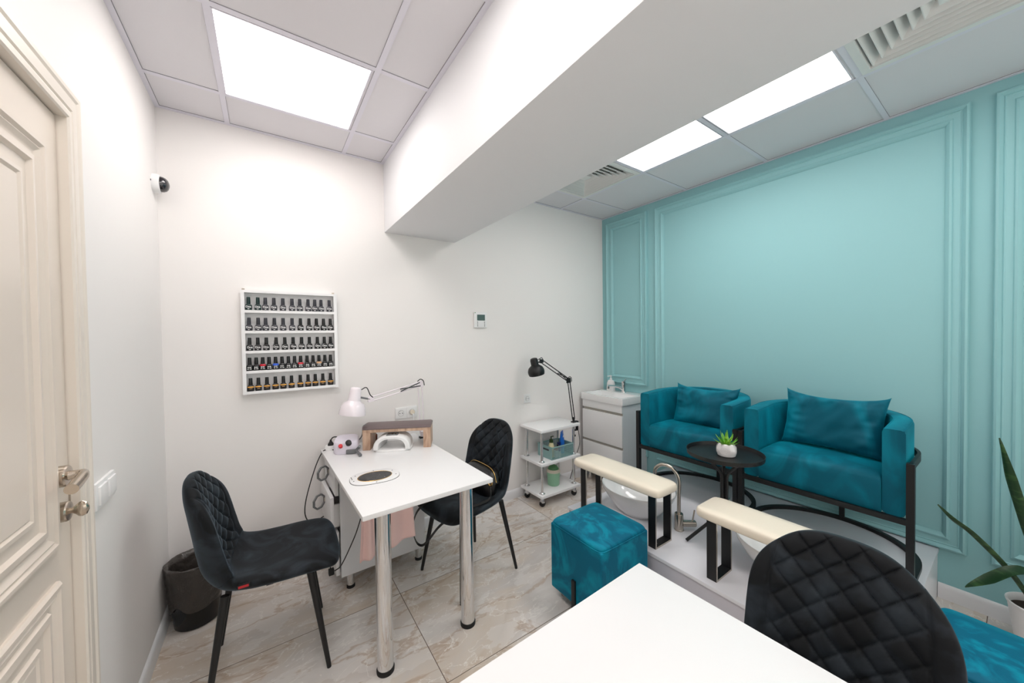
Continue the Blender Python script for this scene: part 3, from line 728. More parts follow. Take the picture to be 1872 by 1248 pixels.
# ---------------------------------------------------------------- lamps
def desk_lamp(name, label, base, elbow, joint, shade_top, shade_dir, m, r, loc_clamp, shade_len, cone, springs):
    t = thing('desk_lamp', label, 'lamp', base)
    base, elbow, joint, st, sd = map(Vector, (base, elbow, joint, shade_top, shade_dir)); sd.normalize()
    side = Vector((0, 1, 0))
    def pair(a, b, off, nm):
        d = (b-a).normalized(); p = d.cross(side).normalized()*off
        for s_ in (1, -1): MB().tube([a+p*s_, b+p*s_], .0042, 8).build(nm, m, t)
        return p
    p1 = pair(base+Vector((0, 0, .03)), elbow, .013, 'lower_arm'); p2 = pair(elbow, joint, .013, 'upper_arm')
    for s_ in (1, -1):
        if springs:
            d2 = joint-elbow
            MB().tube([elbow+p2*s_*.9+side*-.006, elbow+d2*.42+p2*s_*-.6+side*-.006], .0036, 8).build('spring', 'darkpr' if m != 'black' else 'black', t)
    MB().prism([(-.024, -.022), (.024, -.022), (.020, .022), (-.020, .022)], -.006, .006, lambda u, v, h: (elbow.x+u, elbow.y+h, elbow.z+v)).build('elbow_plate', m, t, bevel=.002)
    MB().prism([(-.018, -.018), (.018, -.014), (.018, .014), (-.018, .018)], -.006, .006, lambda u, v, h: (joint.x+u, joint.y+h, joint.z+v)).build('head_joint', m, t, bevel=.002)
    MB().tube([base+Vector((0, 0, -.002)), base+Vector((0, 0, .045))], .011, 14).build('post', m, t)
    cl = loc_clamp
    k = MB().box(base.x-.020, base.x+cl, base.y-.016, base.y+.016, base.z-.001, base.z+.010)
    k.build('clamp_jaw', m if m == 'black' else 'rubber', t, bevel=.002)
    MB().box(base.x+cl-.010, base.x+cl, base.y-.014, base.y+.014, base.z-.07, base.z).box(base.x-.004, base.x+cl, base.y-.014, base.y+.014, base.z-.075, base.z-.065).build('clamp_bracket', m if m == 'black' else 'plastic', t, bevel=.001)
    scr = MB().tube([base+Vector((.006, 0, -.12)), base+Vector((.006, 0, -.0215 if m != 'black' else -.0215))], .005, 10).build('clamp_screw', 'rubber', t)
    MB().lathe([(.012, 0), (.014, .008), (.012, .014)], tuple(base+Vector((.006, 0, -.125))), 14).build('clamp_knob', 'rubber', scr)
    # shade: neck cylinder + bell
    ax = sd; u = ax.orthogonal().normalized(); v = ax.cross(u)
    def rings(prof): return [[st+ax*h+(u*math.cos(a)+v*math.sin(a))*q for a in [2*math.pi*j/36 for j in range(36)]] for q, h in prof]
    sl = shade_len
    prof = [(r*.20, 0), (r*.36, .004), (r*.42, .014), (r*.47, sl*.48), (r*.49, sl*.50), (r*.72, sl*.58), (r*.90, sl*.72), (r*.98, sl*.88), (r, sl), (r*.965, sl), (r*.93, sl*.88), (r*.85, sl*.73), (r*.66, sl*.60), (r*.3, sl*.54)]
    if not cone: prof = [(r*.20, 0), (r*.40, .005), (r*.47, .02), (r*.46, sl*.42), (r*.60, sl*.47), (r*.86, sl*.58), (r*.99, sl*.74), (r*1.0, sl*.86), (r*.93, sl), (r*.90, sl), (r*.95, sl*.86), (r*.8, sl*.6), (r*.3, sl*.52)]
    hd = MB().loops(rings(prof), True, True).build('lamp_shade', m, t, ang=50)
    bl = MB().loops([[st+ax*(sl*.55+.03*(1-math.cos(b)))+(u*math.cos(a)+v*math.sin(a))*(.022*math.sin(b)+.002) for a in [2*math.pi*j/16 for j in range(16)]] for b in [R(10+16*q) for q in range(11)]]).build('bulb', 'bulb', hd)
    neck = st+ax*sl*.34
    MB().tube([joint, joint+(neck-joint)*.9], .006, 10).build('neck', 'grey' if m != 'black' else 'black', t)
    MB().tube(spline([st+ax*.02+Vector((r*.42, 0, 0)), st+ax*.015+Vector((r*.42+.03, -.004, .006)), joint+Vector((-.005, -.008, .03)), joint+Vector((.012, -.006, .012))], 6), .003, 8).build('lamp_cord', 'cord' if m != 'black' else 'black', t)
    MB().tube(spline([elbow+Vector((-.02, -.008, .02)), elbow+Vector((.0, -.012, .034)), elbow+Vector((.02, -.012, .022)), elbow+Vector((.028, -.008, -.01))], 6), .003, 8).build('lamp_cord', 'cord' if m != 'black' else 'black', t)
    return t
desk_lamp('white', 'white swing arm desk lamp clamped to the right edge of the desk', (.870, 2.36, TZ), (.858, 2.355, 1.093), (.535, 2.35, 1.026), (.449, 2.345, 1.112), (-.16, 0, -1), 'lampw', .077, .034, .168, True, True)

# ---------------------------------------------------------------- handbag on chair
t = thing('handbag', 'black leather handbag with gold zip lying on the chair right of the desk', 'handbag', (1.05, 1.90, .47))
hb = MB(); ls = []
for k in range(15):
    q = k/14; y = 1.755+.30*q
    e = (1-abs(2*q-1)**4)**.5
    zt = .47+.165*(.55+.45*e)-.01; wd = .055*(.35+.65*e)
    l = []
    for j in range(20):
        a = 2*math.pi*j/20
        zz = .548+ (zt-.548 if math.sin(a) > 0 else .085)*sgn(math.sin(a), .7)
        l.append((1.065+wd*sgn(math.cos(a), .6)-.02*q+(.03 if math.sin(a) > 0 else 0)*math.sin(a), y, zz))
    ls.append(l)
hb.loops(ls).build('bag_body', 'bleather', t, ang=60)
MB().tube([(1.060+.03-.02*q, 1.757+.296*q, .4655+.165*(.55+.45*(1-abs(2*q-1)**4)**.5)) for q in [k/20 for k in range(21)]], .003, 8).build('zip', 'gold', t)
MB().tube([(1.04, 1.745+.020*math.cos(a), .575+.020*math.sin(a)) for a in [2*math.pi*k/20 for k in range(20)]], .0042, 8, ring=True).build('ring', 'gold', t)
MB().bar(spline([(1.045, 1.752, .55), (1.02, 1.715, .50), (.95, 1.71, .487), (.85, 1.715, .485), (.79, 1.735, .455), (.745, 1.80, .385), (.712, 1.86, .30), (.695, 1.92, .245), (.672, 1.95, .26), (.655, 1.955, .34), (.672, 1.945, .42), (.715, 1.93, .468), (.80, 1.92, .484), (.98, 1.92, .500)], 7), .003, .016, up=(.25, .9, .35)).build('strap', 'bleather', t)

# ---------------------------------------------------------------- waste bin with liner
t = thing('waste_bin', 'black round waste bin lined with a dark bag in the left corner', 'bin', (-.318, 2.395, 0))
bc = (-.316, 2.388)
MB().lathe([(.084, 0), (.090, .004), (.111, .28), (.113, .305), (.109, .305), (.105, .28), (.082, .01)], (*bc, 0), 40).build('bucket', 'blackgl', t)
ln = MB(); ls = []
rr_ = random.Random(3)
jit = [[rr_.uniform(-1, 1) for _ in range(64)] for _ in range(12)]
lp = [(.100, .10), (.105, .15), (.109, .21), (.113, .27), (.116, .304), (.115, .312), (.110, .311), (.103, .28), (.094, .18), (.085, .06)]
for i, (r_, z_) in enumerate(lp):
    l = []
    for j in range(64):
        a = 2*math.pi*j/64
        pinch = math.exp(-((a-R(232))/.35)**2)
        z = z_
        if i < 4: z += pinch*(.045 if i == 0 else .02)-(.02*math.sin(a*1-2.0) if i == 0 else 0)
        k = r_+.0022*jit[i][j]+.002*math.sin(9*a+i)+(-.003 if i > 5 else .0045)
        l.append((bc[0]+k*math.cos(a), bc[1]+k*math.sin(a), z))
    ls.append(l)
ln.loops(ls, False, False).build('bin_liner', 'bag', t, ang=80)

# ================================================================== TROLLEY
t = thing('trolley', 'white three shelf trolley on casters against the back wall', 'trolley', (2.02, 2.355, 0))
TX0, TX1, TY0, TY1 = 1.805, 2.245, 2.212, 2.503
for z in (.642, .368, .106):
    MB().box(TX0, TX1, TY0, TY1, z-.022, z).build('shelf', 'lam', t, bevel=.003)
for x in (TX0+.04, TX1-.04):
    for y in (TY0+.045, TY1-.040):
        for z0, z1 in ((.106, .346), (.368, .620)):
            g = MB().lathe([(.0115, z0), (.0115, z1)], (x, y, 0), 18).build('post', 'chrome', t)
            MB().lathe([(.024, 0), (.024, .003), (.017, .007), (.013, .012)], (x, y, z0), 20).build('flange', 'chrome', g)
        c_ = MB().lathe([(.010, .052), (.010, .084)], (x, y, 0), 12).build('caster', 'chrome', t)
        MB().lathe([(.018, -.014), (.025, -.010), (.0265, 0), (.025, .010), (.018, .014)], (x, y, .0265), 20, 'y').build('wheel', 'rubber', c_)
        MB().lathe([(.005, .018), (.021, .0185), (.019, .036), (.013, .050), (.010, .055)], (x, y, .018), 18).build('hood', 'chrome', c_)
# basket
t = thing('basket', 'sage green mesh basket on the middle shelf of the trolley', 'basket', (2.05, 2.33, .368))
BK = (1.940, 2.180, 2.238, 2.425, .368, .472)
x0, x1, y0, y1, z0, z1 = BK
MB().box(x0+.008, x1-.008, y0+.008, y1-.008, z0, z0+.004).build('base', 'sage', t)
for ys, nm in ((y0, 'side_mesh'), (y1, 'side_mesh')):
    mb = MB()
    for k in range(25): x = x0+.012+(x1-x0-.024)*k/24; mb.box(x-.0013, x+.0013, ys-.001, ys+.001, z0, z1)
    for k in range(8): z = z0+.012+(z1-z0-.02)*k/7; mb.box(x0, x1, ys-.0012, ys+.0012, z-.0016, z+.0016)
    mb.build(nm, 'sage', t, ang=0)
for xs in (x0, x1): MB().box(xs-.002, xs+.002, y0, y1, z0, z1).build('end_panel', 'sage', t)
for xs in (x0-.0025, x1+.0025): MB().box(xs-.001, xs+.001, y0+.04, y1-.04, z1-.035, z1-.02).build('grip', 'darkpr', t)
MB().mould(x0-.004, x1+.004, y0-.004, y1+.004, [(0, z1-.006), (0, z1+.002), (.010, z1+.002), (.010, z1-.006), (0, z1-.006)], lambda u, v, h: (u, v, h)).build('rim', 'sage', t, ang=0)
zb = z0+.0045
t = thing('pump_bottle', 'cream pump bottle with dark green pump in the trolley basket', 'bottle', (1.985, 2.30, zb))
MB().lathe([(.026, 0), (.028, .005), (.028, .075), (.022, .105), (.014, .125)], (1.985, 2.30, zb), 24).build('bottle', 'lotion', t)
pm = MB().lathe([(.017, .125), (.017, .150), (.008, .152), (.005, .154), (.005, .172)], (1.985, 2.30, zb), 18).build('pump', 'olive', t)
MB().box(1.979, 2.012, 2.296, 2.304, zb+.170, zb+.178).build('nozzle', 'olive', pm, bevel=.002)
t = thing('cream_tube', 'blue tube standing cap down in the trolley basket', 'tube', (2.135, 2.33, zb))
ls = []
for r_, d_, h in ((.024, .024, .045), (.027, .025, .075), (.031, .018, .13), (.034, .009, .170), (.035, .002, .192)):
    ls.append([(2.135+r_*math.cos(a)*.85-d_*math.sin(a)*.5, 2.33+d_*math.sin(a)*.85+r_*math.cos(a)*.5-.0, zb+h) for a in [2*math.pi*k/24 for k in range(24)]])
tb = MB().loops(ls).build('tube_body', 'blue', t)
MB().lathe([(.023, 0), (.024, .045)], (2.135, 2.33, zb), 20).build('tube_cap', 'sky', t)
MB().prism([(.018*math.cos(2*math.pi*k/20), .011*math.sin(2*math.pi*k/20)) for k in range(20)], 0, .001, lambda u, v, h: (2.135+.85*u+.5*.014+h*.5, 2.33+.5*u-.85*.0145-h*.85, zb+.145+v)).build('tube_badge', 'tealgap', tb)
t0 = thing('polish_remover_jar', 'small jar with orange cap beside the pump bottle in the basket', 'jar', (2.012, 2.268, zb))
MB().lathe([(.017, 0), (.017, .065)], (2.012, 2.268, zb), 18).build('jar', 'plastic', t0); MB().lathe([(.018, .065), (.018, .085)], (2.012, 2.268, zb), 18).build('cap', 'orange', t0)
t0 = thing('small_bottle', 'small bottle with purple cap near the front of the trolley basket', 'bottle', (2.03, 2.253, zb))
MB().lathe([(.010, 0), (.010, .055)], (2.035, 2.250, zb), 16).build('bottle', 'plastic', t0); MB().lathe([(.011, .055), (.011, .085)], (2.035, 2.250, zb), 16).build('cap', 'purple', t0)
t0 = thing('small_bottle', 'small bottle with navy cap left of the blue tube in the basket', 'bottle', (2.085, 2.35, zb))
MB().lathe([(.013, 0), (.013, .075)], (2.085, 2.315, zb), 16).build('bottle', 'plastic', t0); MB().lathe([(.015, .075), (.015, .105)], (2.085, 2.315, zb), 16).build('cap', 'navy', t0)
t0 = thing('small_bottle', 'small bottle with black cap in the middle of the trolley basket', 'bottle', (2.045, 2.285, zb))
MB().lathe([(.009, 0), (.009, .065)], (2.05, 2.29, zb), 16).build('bottle', 'plastic', t0); MB().lathe([(.009, .065), (.008, .098)], (2.05, 2.29, zb), 16).build('cap', 'bcap', t0)
# small bin
t = thing('small_bin', 'mint green table bin with swing lid on the bottom trolley shelf', 'bin', (2.045, 2.345, .106))
MB().lathe([(.048, 0), (.051, .004), (.058, .116)], (2.045, 2.345, .106), 32).build('bucket', 'mint', t)
MB().lathe([(.060, .114), (.061, .126), (.056, .138), (.050, .140), (.047, .130)], (2.045, 2.345, .106), 32).build('rim', 'creamp', t)
sw = MB(); ls = []
for k in range(9):
    b = R(8+82*k/8); ls.append([(2.045+.047*math.sin(b)*math.cos(a), 2.345+.047*math.sin(b)*math.sin(a)*1.0, .240+.040*math.cos(b)) for a in [2*math.pi*j/28 for j in range(28)]])
sw.loops(ls, True, False).build('lid', 'mintd', t)
desk_lamp('black', 'black swing arm lamp clamped to the trolley top, shade against the wall', (2.215, 2.262, .642), (2.168, 2.27, 1.016), (1.905, 2.32, 1.196), (1.828, 2.33, 1.225), (.22, -.02, -1), 'black', .070, .045, .145, False, True)
tag(MB().tube(spline([(2.262, 2.262, .60), (2.275, 2.25, .45), (2.262, 2.30, .30), (2.262, 2.34, .16), (2.275, 2.40, .05), (2.30, 2.49, .006), (2.46, 2.495, .005)], 8), .003, 8).build('lamp_cable', 'cord'), 'thin black cable running down behind the trolley to the floor', 'cable')

# ================================================================== WASH BASIN CABINET
t = thing('wash_basin_cabinet', 'white vanity cabinet with ceramic basin in the far right corner', 'vanity', (2.73, 2.235, 0))
CX0, CY0, CY1 = 2.545, 2.002, 2.472
cb = MB().box(CX0+.018, W-.006, CY0+.004, CY1, .10, .783); cb.build('carcass', 'lamgrey', t)
MB().box(CX0, CX0+.018, CY0+.002, CY1, .716, .783).build('apron', 'lam', t, bevel=.001)
for z0, z1 in ((.412, .692), (.105, .388)):
    MB().box(CX0-.002, CX0+.016, CY0, CY1, z0, z1).build('drawer', 'lam', t, bevel=.0015)
    MB().box(CX0+.014, CX0+.0185, CY0+.006, CY1-.004, z1, z1+.024).build('grip_strip', 'gap', t)
bs = MB()
bo = [(CX0-.008, CY0-.012), (W-.003, CY0-.012), (W-.003, CY1+.012), (CX0-.008, CY1+.012)]
bi = [(CX0+.020, CY0+.018), (W-.12, CY0+.018), (W-.12, CY1-.018), (CX0+.020, CY1-.018)]
bi2 = [(CX0+.060, CY0+.055), (W-.15, CY0+.055), (W-.15, CY1-.055), (CX0+.060, CY1-.055)]
ls = [[(x, y, z) for x, y in o_] for o_, z in ((bo, .784), (bo, .848), (bi, .848), (bi, .838), (bi2, .792))]
bs.loops(ls).build('basin', 'ceramic', t, bevel=.004, ang=40)
MB().cyl((W-.118, CY0+.16, .830), .006, .003, 12, 'x').build('overflow', 'darkpr', t)
for x, y in ((2.60, 2.05), (2.60, 2.43), (2.87, 2.05), (2.87, 2.43)):
    MB().lathe([(.016, 0), (.016, .10)], (x, y, 0), 16).build('leg', 'chrome', t)
fa = thing('basin_faucet', 'chrome mixer tap at the back of the wash basin', 'faucet', (2.85, 2.200, .848))
MB().lathe([(.024, 0), (.022, .006), (.019, .05), (.019, .085), (.020, .09), (.020, .108), (.014, .112)], (2.845, 2.215, .848), 24).build('tap_body', 'chrome', fa)
sp = MB().tube(spline([(2.842, 2.215, .868), (2.80, 2.235, .900), (2.735, 2.262, .915), (2.69, 2.28, .918)], 6), .011, 14).build('spout', 'chrome', fa)
MB().lathe([(.013, 0), (.013, .022)], (2.692, 2.278, .892), 16).build('aerator', 'chrome', sp)
MB().tube([(2.845, 2.215, .955), (2.865, 2.205, .975)], .005, 10).build('tap_lever', 'chrome', fa)
sp = thing('soap_dispenser', 'white soap pump bottle on the back rim of the wash basin', 'soap dispenser', (2.85, 2.375, .848))
ls = [[(2.85+r_*1.0*sgn(math.cos(a), .7), 2.375+r_*1.25*sgn(math.sin(a), .7), .848+h) for a in [2*math.pi*k/24 for k in range(24)]] for r_, h in ((.031, 0), (.033, .004), (.030, .075), (.022, .100), (.012, .105))]
MB().loops(ls).build('bottle', 'potw', sp)
pm = MB().lathe([(.012, .104), (.012, .122), (.005, .123), (.005, .140), (.010, .141), (.010, .150)], (2.85, 2.375, .848), 16).build('pump', 'potw', sp)
MB().box(2.80, 2.855, 2.371, 2.379, .990, .998).build('nozzle', 'potw', pm, bevel=.002)

# ================================================================== PLATFORM
t = thing('platform', 'low white platform carrying the teal chairs along the teal wall', 'platform', (2.3, 1.0, 0))
MB().box(PX-.006, W-.001, PY0-.004, PY1+.004, PZ-.018, PZ).build('top_board', 'step', t, bevel=.002)
MB().box(PX+.002, PX+.02, PY0+.001, PY1, 0, PZ-.018).build('riser', 'stepside', t)
MB().box(PX+.02, W-.001, PY0+.001, PY0+.02, 0, PZ-.018).build('end_board', 'step', t)
MB().box(PX+.02, W-.001, PY1-.02, PY1, 0, PZ-.018).build('end_board', 'step', t)

# ================================================================== BARREL CHAIRS
XF, XC = 2.352, 2.552
def plan(cy, r, x_front, n=36, rx=None):
    rx = rx or r
    pts = [(x_front, cy-r)]
    if x_front < XC: pts += [(x_front+(XC-x_front)*k/4, cy-r) for k in (1, 2, 3)]
    pts += [(XC+rx*math.cos(a), cy+r*math.sin(a)) for a in [-math.pi/2+math.pi*k/n for k in range(n+1)]]
    if x_front < XC: pts += [(x_front+(XC-x_front)*k/4, cy+r) for k in (3, 2, 1)]
    pts += [(x_front, cy+r)]
    return pts
def barrel_chair(cy, hw, label):
    t = thing('barrel_chair', label, 'armchair', (XC, cy, PZ), group='teal velvet barrel chairs')
    TH = .076; ro = hw-.016; rm = ro-TH/2
    P = plan(cy, rm, XF+.004, rx=.275)
    ls = []
    for i, p in enumerate(P):
        a = P[max(i-1, 0)]; b = P[min(i+1, len(P)-1)]
        tx, ty = b[0]-a[0], b[1]-a[1]; l_ = math.hypot(tx, ty); nx, ny = ty/l_, -tx/l_
        zt = .962+.028*(p[0]-XF)/.5; zb_ = .566
        h = TH/2; q = .016
        sec = [(-h, zb_+q), (-h, zt-q), (-h+q*.3, zt-q*.3), (-h+q, zt), (h-q, zt), (h-q*.3, zt-q*.3), (h, zt-q), (h, zb_+q), (h-q*.3, zb_+q*.3), (h-q, zb_), (-h+q, zb_), (-h+q*.3, zb_+q*.3)]
        ls.append([(p[0]+nx*d, p[1]+ny*d, z) for d, z in sec])
    MB().loops(ls).build('back_shell', 'velvet', t, ang=50)
    # piping seams along the top edges
    for d in (-TH/2+.006, TH/2-.006):
        pts = []
        for i, p in enumerate(P):
            a = P[max(i-1, 0)]; b = P[min(i+1, len(P)-1)]
            tx, ty = b[0]-a[0], b[1]-a[1]; l_ = math.hypot(tx, ty)
            pts.append((p[0]+ty/l_*d, p[1]-tx/l_*d, .9615+.028*(p[0]-XF)/.5-.003))
        MB().tube(pts, .0022, 6).build('piping', 'velvet', t)
    # seat
    ri = rm-TH/2-.002
    S_ = plan(cy, ri, XF-.004, 28, rx=.235)
    c_ = (XF+.18, cy)
    ls = []
    for k, z in ((.97, .566), (.995, .575), (1, .60), (1, .685), (.985, .712), (.95, .730), (.88, .742), (.70, .750), (.35, .753)):
        ls.append([(c_[0]+(x-c_[0])*(k if x < c_[0] else (1+k)/2 if k > .5 else k), c_[1]+(y-c_[1])*(min(1, k+.04) if k > .5 else k), z) for x, y in S_])
    MB().loops(ls).build('seat', 'velvet', t, ang=60)
    MB().lathe([(.20, .552), (.20, .567)], (XC-.02, cy, 0), 24).build('seat_board', 'black', t)
    # steel frame
    fw = .026
    for y in (cy-hw, cy+hw):
        MB().box(XF-.014, XF+.014, y-.013, y+.013, PZ, .822).build('front_post', 'black', t)
    MB().box(XF-.013, XF+.013, cy-hw+.013, cy+hw-.013, .540, .565).build('front_rail', 'black', t)
    MB().bar([(x, y, PZ+.010) for x, y in plan(cy, hw, XF-.014, rx=.322)], .024, .020).build('base_ring', 'black', t, ang=30)
    MB().bar([(x, y, .805) for x, y in plan(cy, hw, XF, rx=.322)], .012, .034).build('arm_band', 'black', t, ang=30)
    x = XC+.322
    MB().box(x-.008, x+.008, cy-.012, cy+.012, PZ+.018, .80).build('rear_post', 'black', t)
    MB().box(XF+.013, x-.008, cy-.014, cy+.014, .541, .565).build('seat_rail', 'black', t)
    return t
barrel_chair(.630, .345, 'teal velvet barrel chair on black frame, right of the small round table')
barrel_chair(1.350, .345, 'teal velvet barrel chair on black frame, nearer the wash basin')

def cushion(c, wid, hgt, thick, tilt, yaw, label, seed):
    rnd = random.Random(seed)
    ph = [rnd.uniform(0, 6) for _ in range(8)]
    cs = Vector(c)
    m = Matrix.Translation(cs) @ Matrix.Rotation(yaw, 4, 'Z') @ Matrix.Rotation(tilt, 4, 'Y')
    mb = MB(); n1, n2 = 72, 48
    for side in (1, -1):
        def fn(u, v):
            a, b = 2*u-1, 2*v-1
            pin_y = wid/2*a*(1-.085*(1-b*b)*abs(a)**3*1.0)
            pin_z = hgt/2*b*(1-(.25 if b > 0 else .12)*(1-a*a)**.7*abs(b)**3)
            puff = max(0, (1-a**4)*(1-b**4))**.55
            e = max(abs(a), abs(b))
            wr = .026*noise.noise(Vector((a*6+ph[0]+2*b, b*2+ph[7], .5)))*max(0, b)**1.3*(1-e**8)+.022*noise.noise(Vector((a*2.5+ph[1], b*6+ph[6], 1.5)))*abs(a)**3*(1-e**8)
            wr += .016*noise.noise(Vector((a*1.7+ph[2], b*1.5, ph[3])))*(1-e**4)+.007*noise.noise(Vector((a*4+b*2+ph[4], b*2.2, ph[5])))*(1-e**6)
            x = side*(thick/2*puff+wr)
            return tuple(m @ Vector((x, pin_y, pin_z)))
        mb.grid(fn, n1, n2)
    o = mb.build('cushion', 'velvet', ang=80)
    return tag(o, label, 'cushion', 'teal cushions on the barrel chairs')
cushion((2.630, .622, .905), .46, .335, .13, R(14), R(-4), 'teal velvet cushion on the right barrel chair', 2)
cushion((2.622, 1.326, .880), .44, .315, .13, R(15), R(4), 'teal velvet cushion on the barrel chair nearer the wash basin', 5)

# ================================================================== ROUND TABLE AND SUCCULENT
t = thing('side_table', 'small round black tray table between the barrel chairs', 'side table', (2.075, .945, PZ))
TC = (2.075, .945)
MB().lathe([(.02, .735), (.179, .735), (.186, .738), (.189, .760), (.185, .760), (.180, .741), (.02, .741)], (*TC, 0), 64).build('tray', 'black', t, ang=40)
for k in range(3):
    a = R(148+120*k)
    ux, uy = math.cos(a), math.sin(a)
    pts = spline([(TC[0]+ux*.085, TC[1]+uy*.085, .736), (TC[0]+ux*.07, TC[1]+uy*.07, .70), (TC[0]+ux*.018, TC[1]+uy*.018, .635), (TC[0]+ux*.014, TC[1]+uy*.014, .56), (TC[0]+ux*.014, TC[1]+uy*.014, .46), (TC[0]+ux*.03, TC[1]+uy*.03, .41), (TC[0]+ux*.217, TC[1]+uy*.217, PZ+.009)], 6)
    g = MB().tube(pts, .0085, 10).build('leg', 'black', t)
    MB().lathe([(.004, 0), (.004, .014)], (TC[0]+ux*.022, TC[1]+uy*.022, .50), 8, 'x').build('bolt', 'steel', g)
t = thing('potted_succulent', 'green succulent in a white faceted pot on the round black table', 'potted plant', (2.068, .930, .741))
pc = Vector((2.068, .930, .741))
bm_ = MB(); ls = []
for h, r_ in ((0, .036), (.004, .043), (.027, .051), (.034, .0515), (.041, .051), (.064, .040), (.069, .033), (.064, .031), (.056, .031)):
    l = []
    for j in range(48):
        a = 2*math.pi*j/48
        f_ = max(abs(math.cos(a-.3)), abs(math.sin(a-.3)))
        l.append((pc.x+min(r_, .0445/f_)*math.cos(a), pc.y+min(r_, .0445/f_)*math.sin(a), pc.z+h))
    ls.append(l)
pot = bm_.loops(ls).build('pot', 'potw', t, ang=25)
for k in range(4):
    a = .3+k*math.pi/2; n_ = Vector((math.cos(a), math.sin(a), 0)); s_ = Vector((-n_.y, n_.x, 0))
    for rr in (.009, .016, .023):
        MB().tube([pc+n_*.0448+Vector((0, 0, .034))+s_*rr*math.cos(b)+Vector((0, 0, rr*math.sin(b))) for b in [2*math.pi*j/24 for j in range(24)]], .0007, 5, ring=True).build('ripple_ring', 'potw', pot)
MB().lathe([(.0315, .056), (.012, .062)], tuple(pc), 20).build('soil', 'soil', pot)
def blade(mb, base, tip, wd, bend, th=.25, n=9, nrm=None):
    base, tip = Vector(base), Vector(tip); ax = tip-base
    sd = ax.cross(nrm or Vector((0, 0, 1))); sd = sd.normalized() if sd.length > 1e-4 else Vector((1, 0, 0)); up = sd.cross(ax).normalized()
    ls = []
    for k in range(n+1):
        q = k/n; w_ = wd*(math.sin(math.pi*min(1, .22+.78*q))**.8 if q < 1 else .02)+.0003
        p = base+ax*q+up*bend*math.sin(math.pi*q)
        ls.append([p+sd*w_+up*w_*.35, p+up*w_*.0, p-sd*w_+up*w_*.35, p-up*w_*th*1.6])
    mb.loops(ls)
for ring_, (n_, el, ln_, w_) in enumerate(((7, 26, .066, .0135), (6, 48, .072, .0125), (4, 74, .080, .0095))):
    for k in range(n_):
        a = 2*math.pi*(k+.5*ring_)/n_+.3; e = R(el)
        mb = MB(); b0 = pc+Vector((.006*math.cos(a), .006*math.sin(a), .060))
        blade(mb, b0, b0+Vector((math.cos(a)*math.cos(e), math.sin(a)*math.cos(e), math.sin(e)))*ln_, w_, -.006)
        mb.build('leaf', 'leaf', t, ang=70, sub=1)

# ================================================================== FOOT RESTS, BOWLS, FAUCETS
def foot_rest(y0, y1, label):
    t = thing('foot_rest', label, 'foot rest', (1.76, (y0+y1)/2, PZ), group='cream padded foot rests')
    x0, x1 = 1.645, 1.855
    pd = MB(); ls = []
    yc, xc = (y0+y1)/2, (x0+x1)/2; ly, lx = (y1-y0)/2, (x1-x0)/2
    for k, z in ((.955, .5555), (.985, .560), (1, .570), (.995, .580), (.97, .590), (.90, .5965), (.6, .600), (.2, .600)):
        l = []
        for j in range(48):
            a = 2*math.pi*j/48; dx, dy = sgn(math.cos(a), .22), sgn(math.sin(a), .22)
            l.append((xc+dx*(lx-(1-k)*.09), yc+dy*(ly-(1-k)*.09) if k > .8 else yc+dy*ly*k, z) if k > .8 else (xc+dx*lx*k, yc+dy*ly*k, z))
        ls.append(l)
    pd.loops(ls).build('pad', 'leather', t, ang=60)
    for ya in (y0+.042, y1-.042-.044):
        xa, xb = 1.688, 1.838
        lg = MB().prism([(xa, PZ), (xb, PZ), (xb, .5553), (xa, .5553)], ya, ya+.044, lambda u, v, h: (u, h, v))
        fs = lg.f; lg = MB()
        e = .009
        def sec(u0, u1, v0, v1): return [(u0, v0), (u1, v0), (u1, v1), (u0, v1)]
        o_ = sec(xa, xb, PZ, .5553); i_ = sec(xa+e, xb-e, PZ+e, .5553-e)
        lg.loops([[(u, ya, v) for u, v in o_], [(u, ya+.044, v) for u, v in o_], [(u, ya+.044, v) for u, v in i_], [(u, ya, v) for u, v in i_]], ring=True)
        lp_ = lg.build('leg_loop', 'black', t, ang=0)
        lg2 = MB().loops([[(u, ya-.0006, v) for u, v in o_], [(u, ya-.0006, v) for u, v in i_]], False, False)
        lg2.build('steel_edge', 'steel', lp_, ang=0, solid=.0008)
        MB().cyl((xa+.04, ya+.02, PZ+e), .004, .002, 10).build('bolt', 'steel', lp_)
    return t
foot_rest(1.074, 1.740-.035, 'cream padded foot rest on black loops, behind the teal pouf')
foot_rest(.262, .890, 'cream padded foot rest on black loops, nearer and partly behind the quilted chair')
def foot_bowl(cx_, cy_, label):
    t = thing('foot_bowl', label, 'basin', (cx_, cy_, PZ), group='white ceramic foot bowls')
    prof = [(.45, 0), (.50, .002), (.66, .04), (.85, .095), (.97, .140), (1.0, .163), (.985, .168), (.955, .163), (.91, .135), (.78, .085), (.58, .035), (.40, .022), (.08, .018)]
    MB().lathe([(r_*.215, h) for r_, h in prof], (cx_, cy_, PZ), 56, sx=.93, sy=1.12).build('bowl', 'ceramic', t, ang=60)
    MB().lathe([(.026, .020), (.026, .026), (.020, .029), (.004, .031)], (cx_-.02, cy_-.02, PZ), 24).build('drain', 'chrome', t)
foot_bowl(1.962, 1.428, 'white ceramic foot bowl beneath the far cream foot rest')
foot_bowl(1.992, .600, 'white ceramic foot bowl beneath the near cream foot rest, behind the quilted chair')
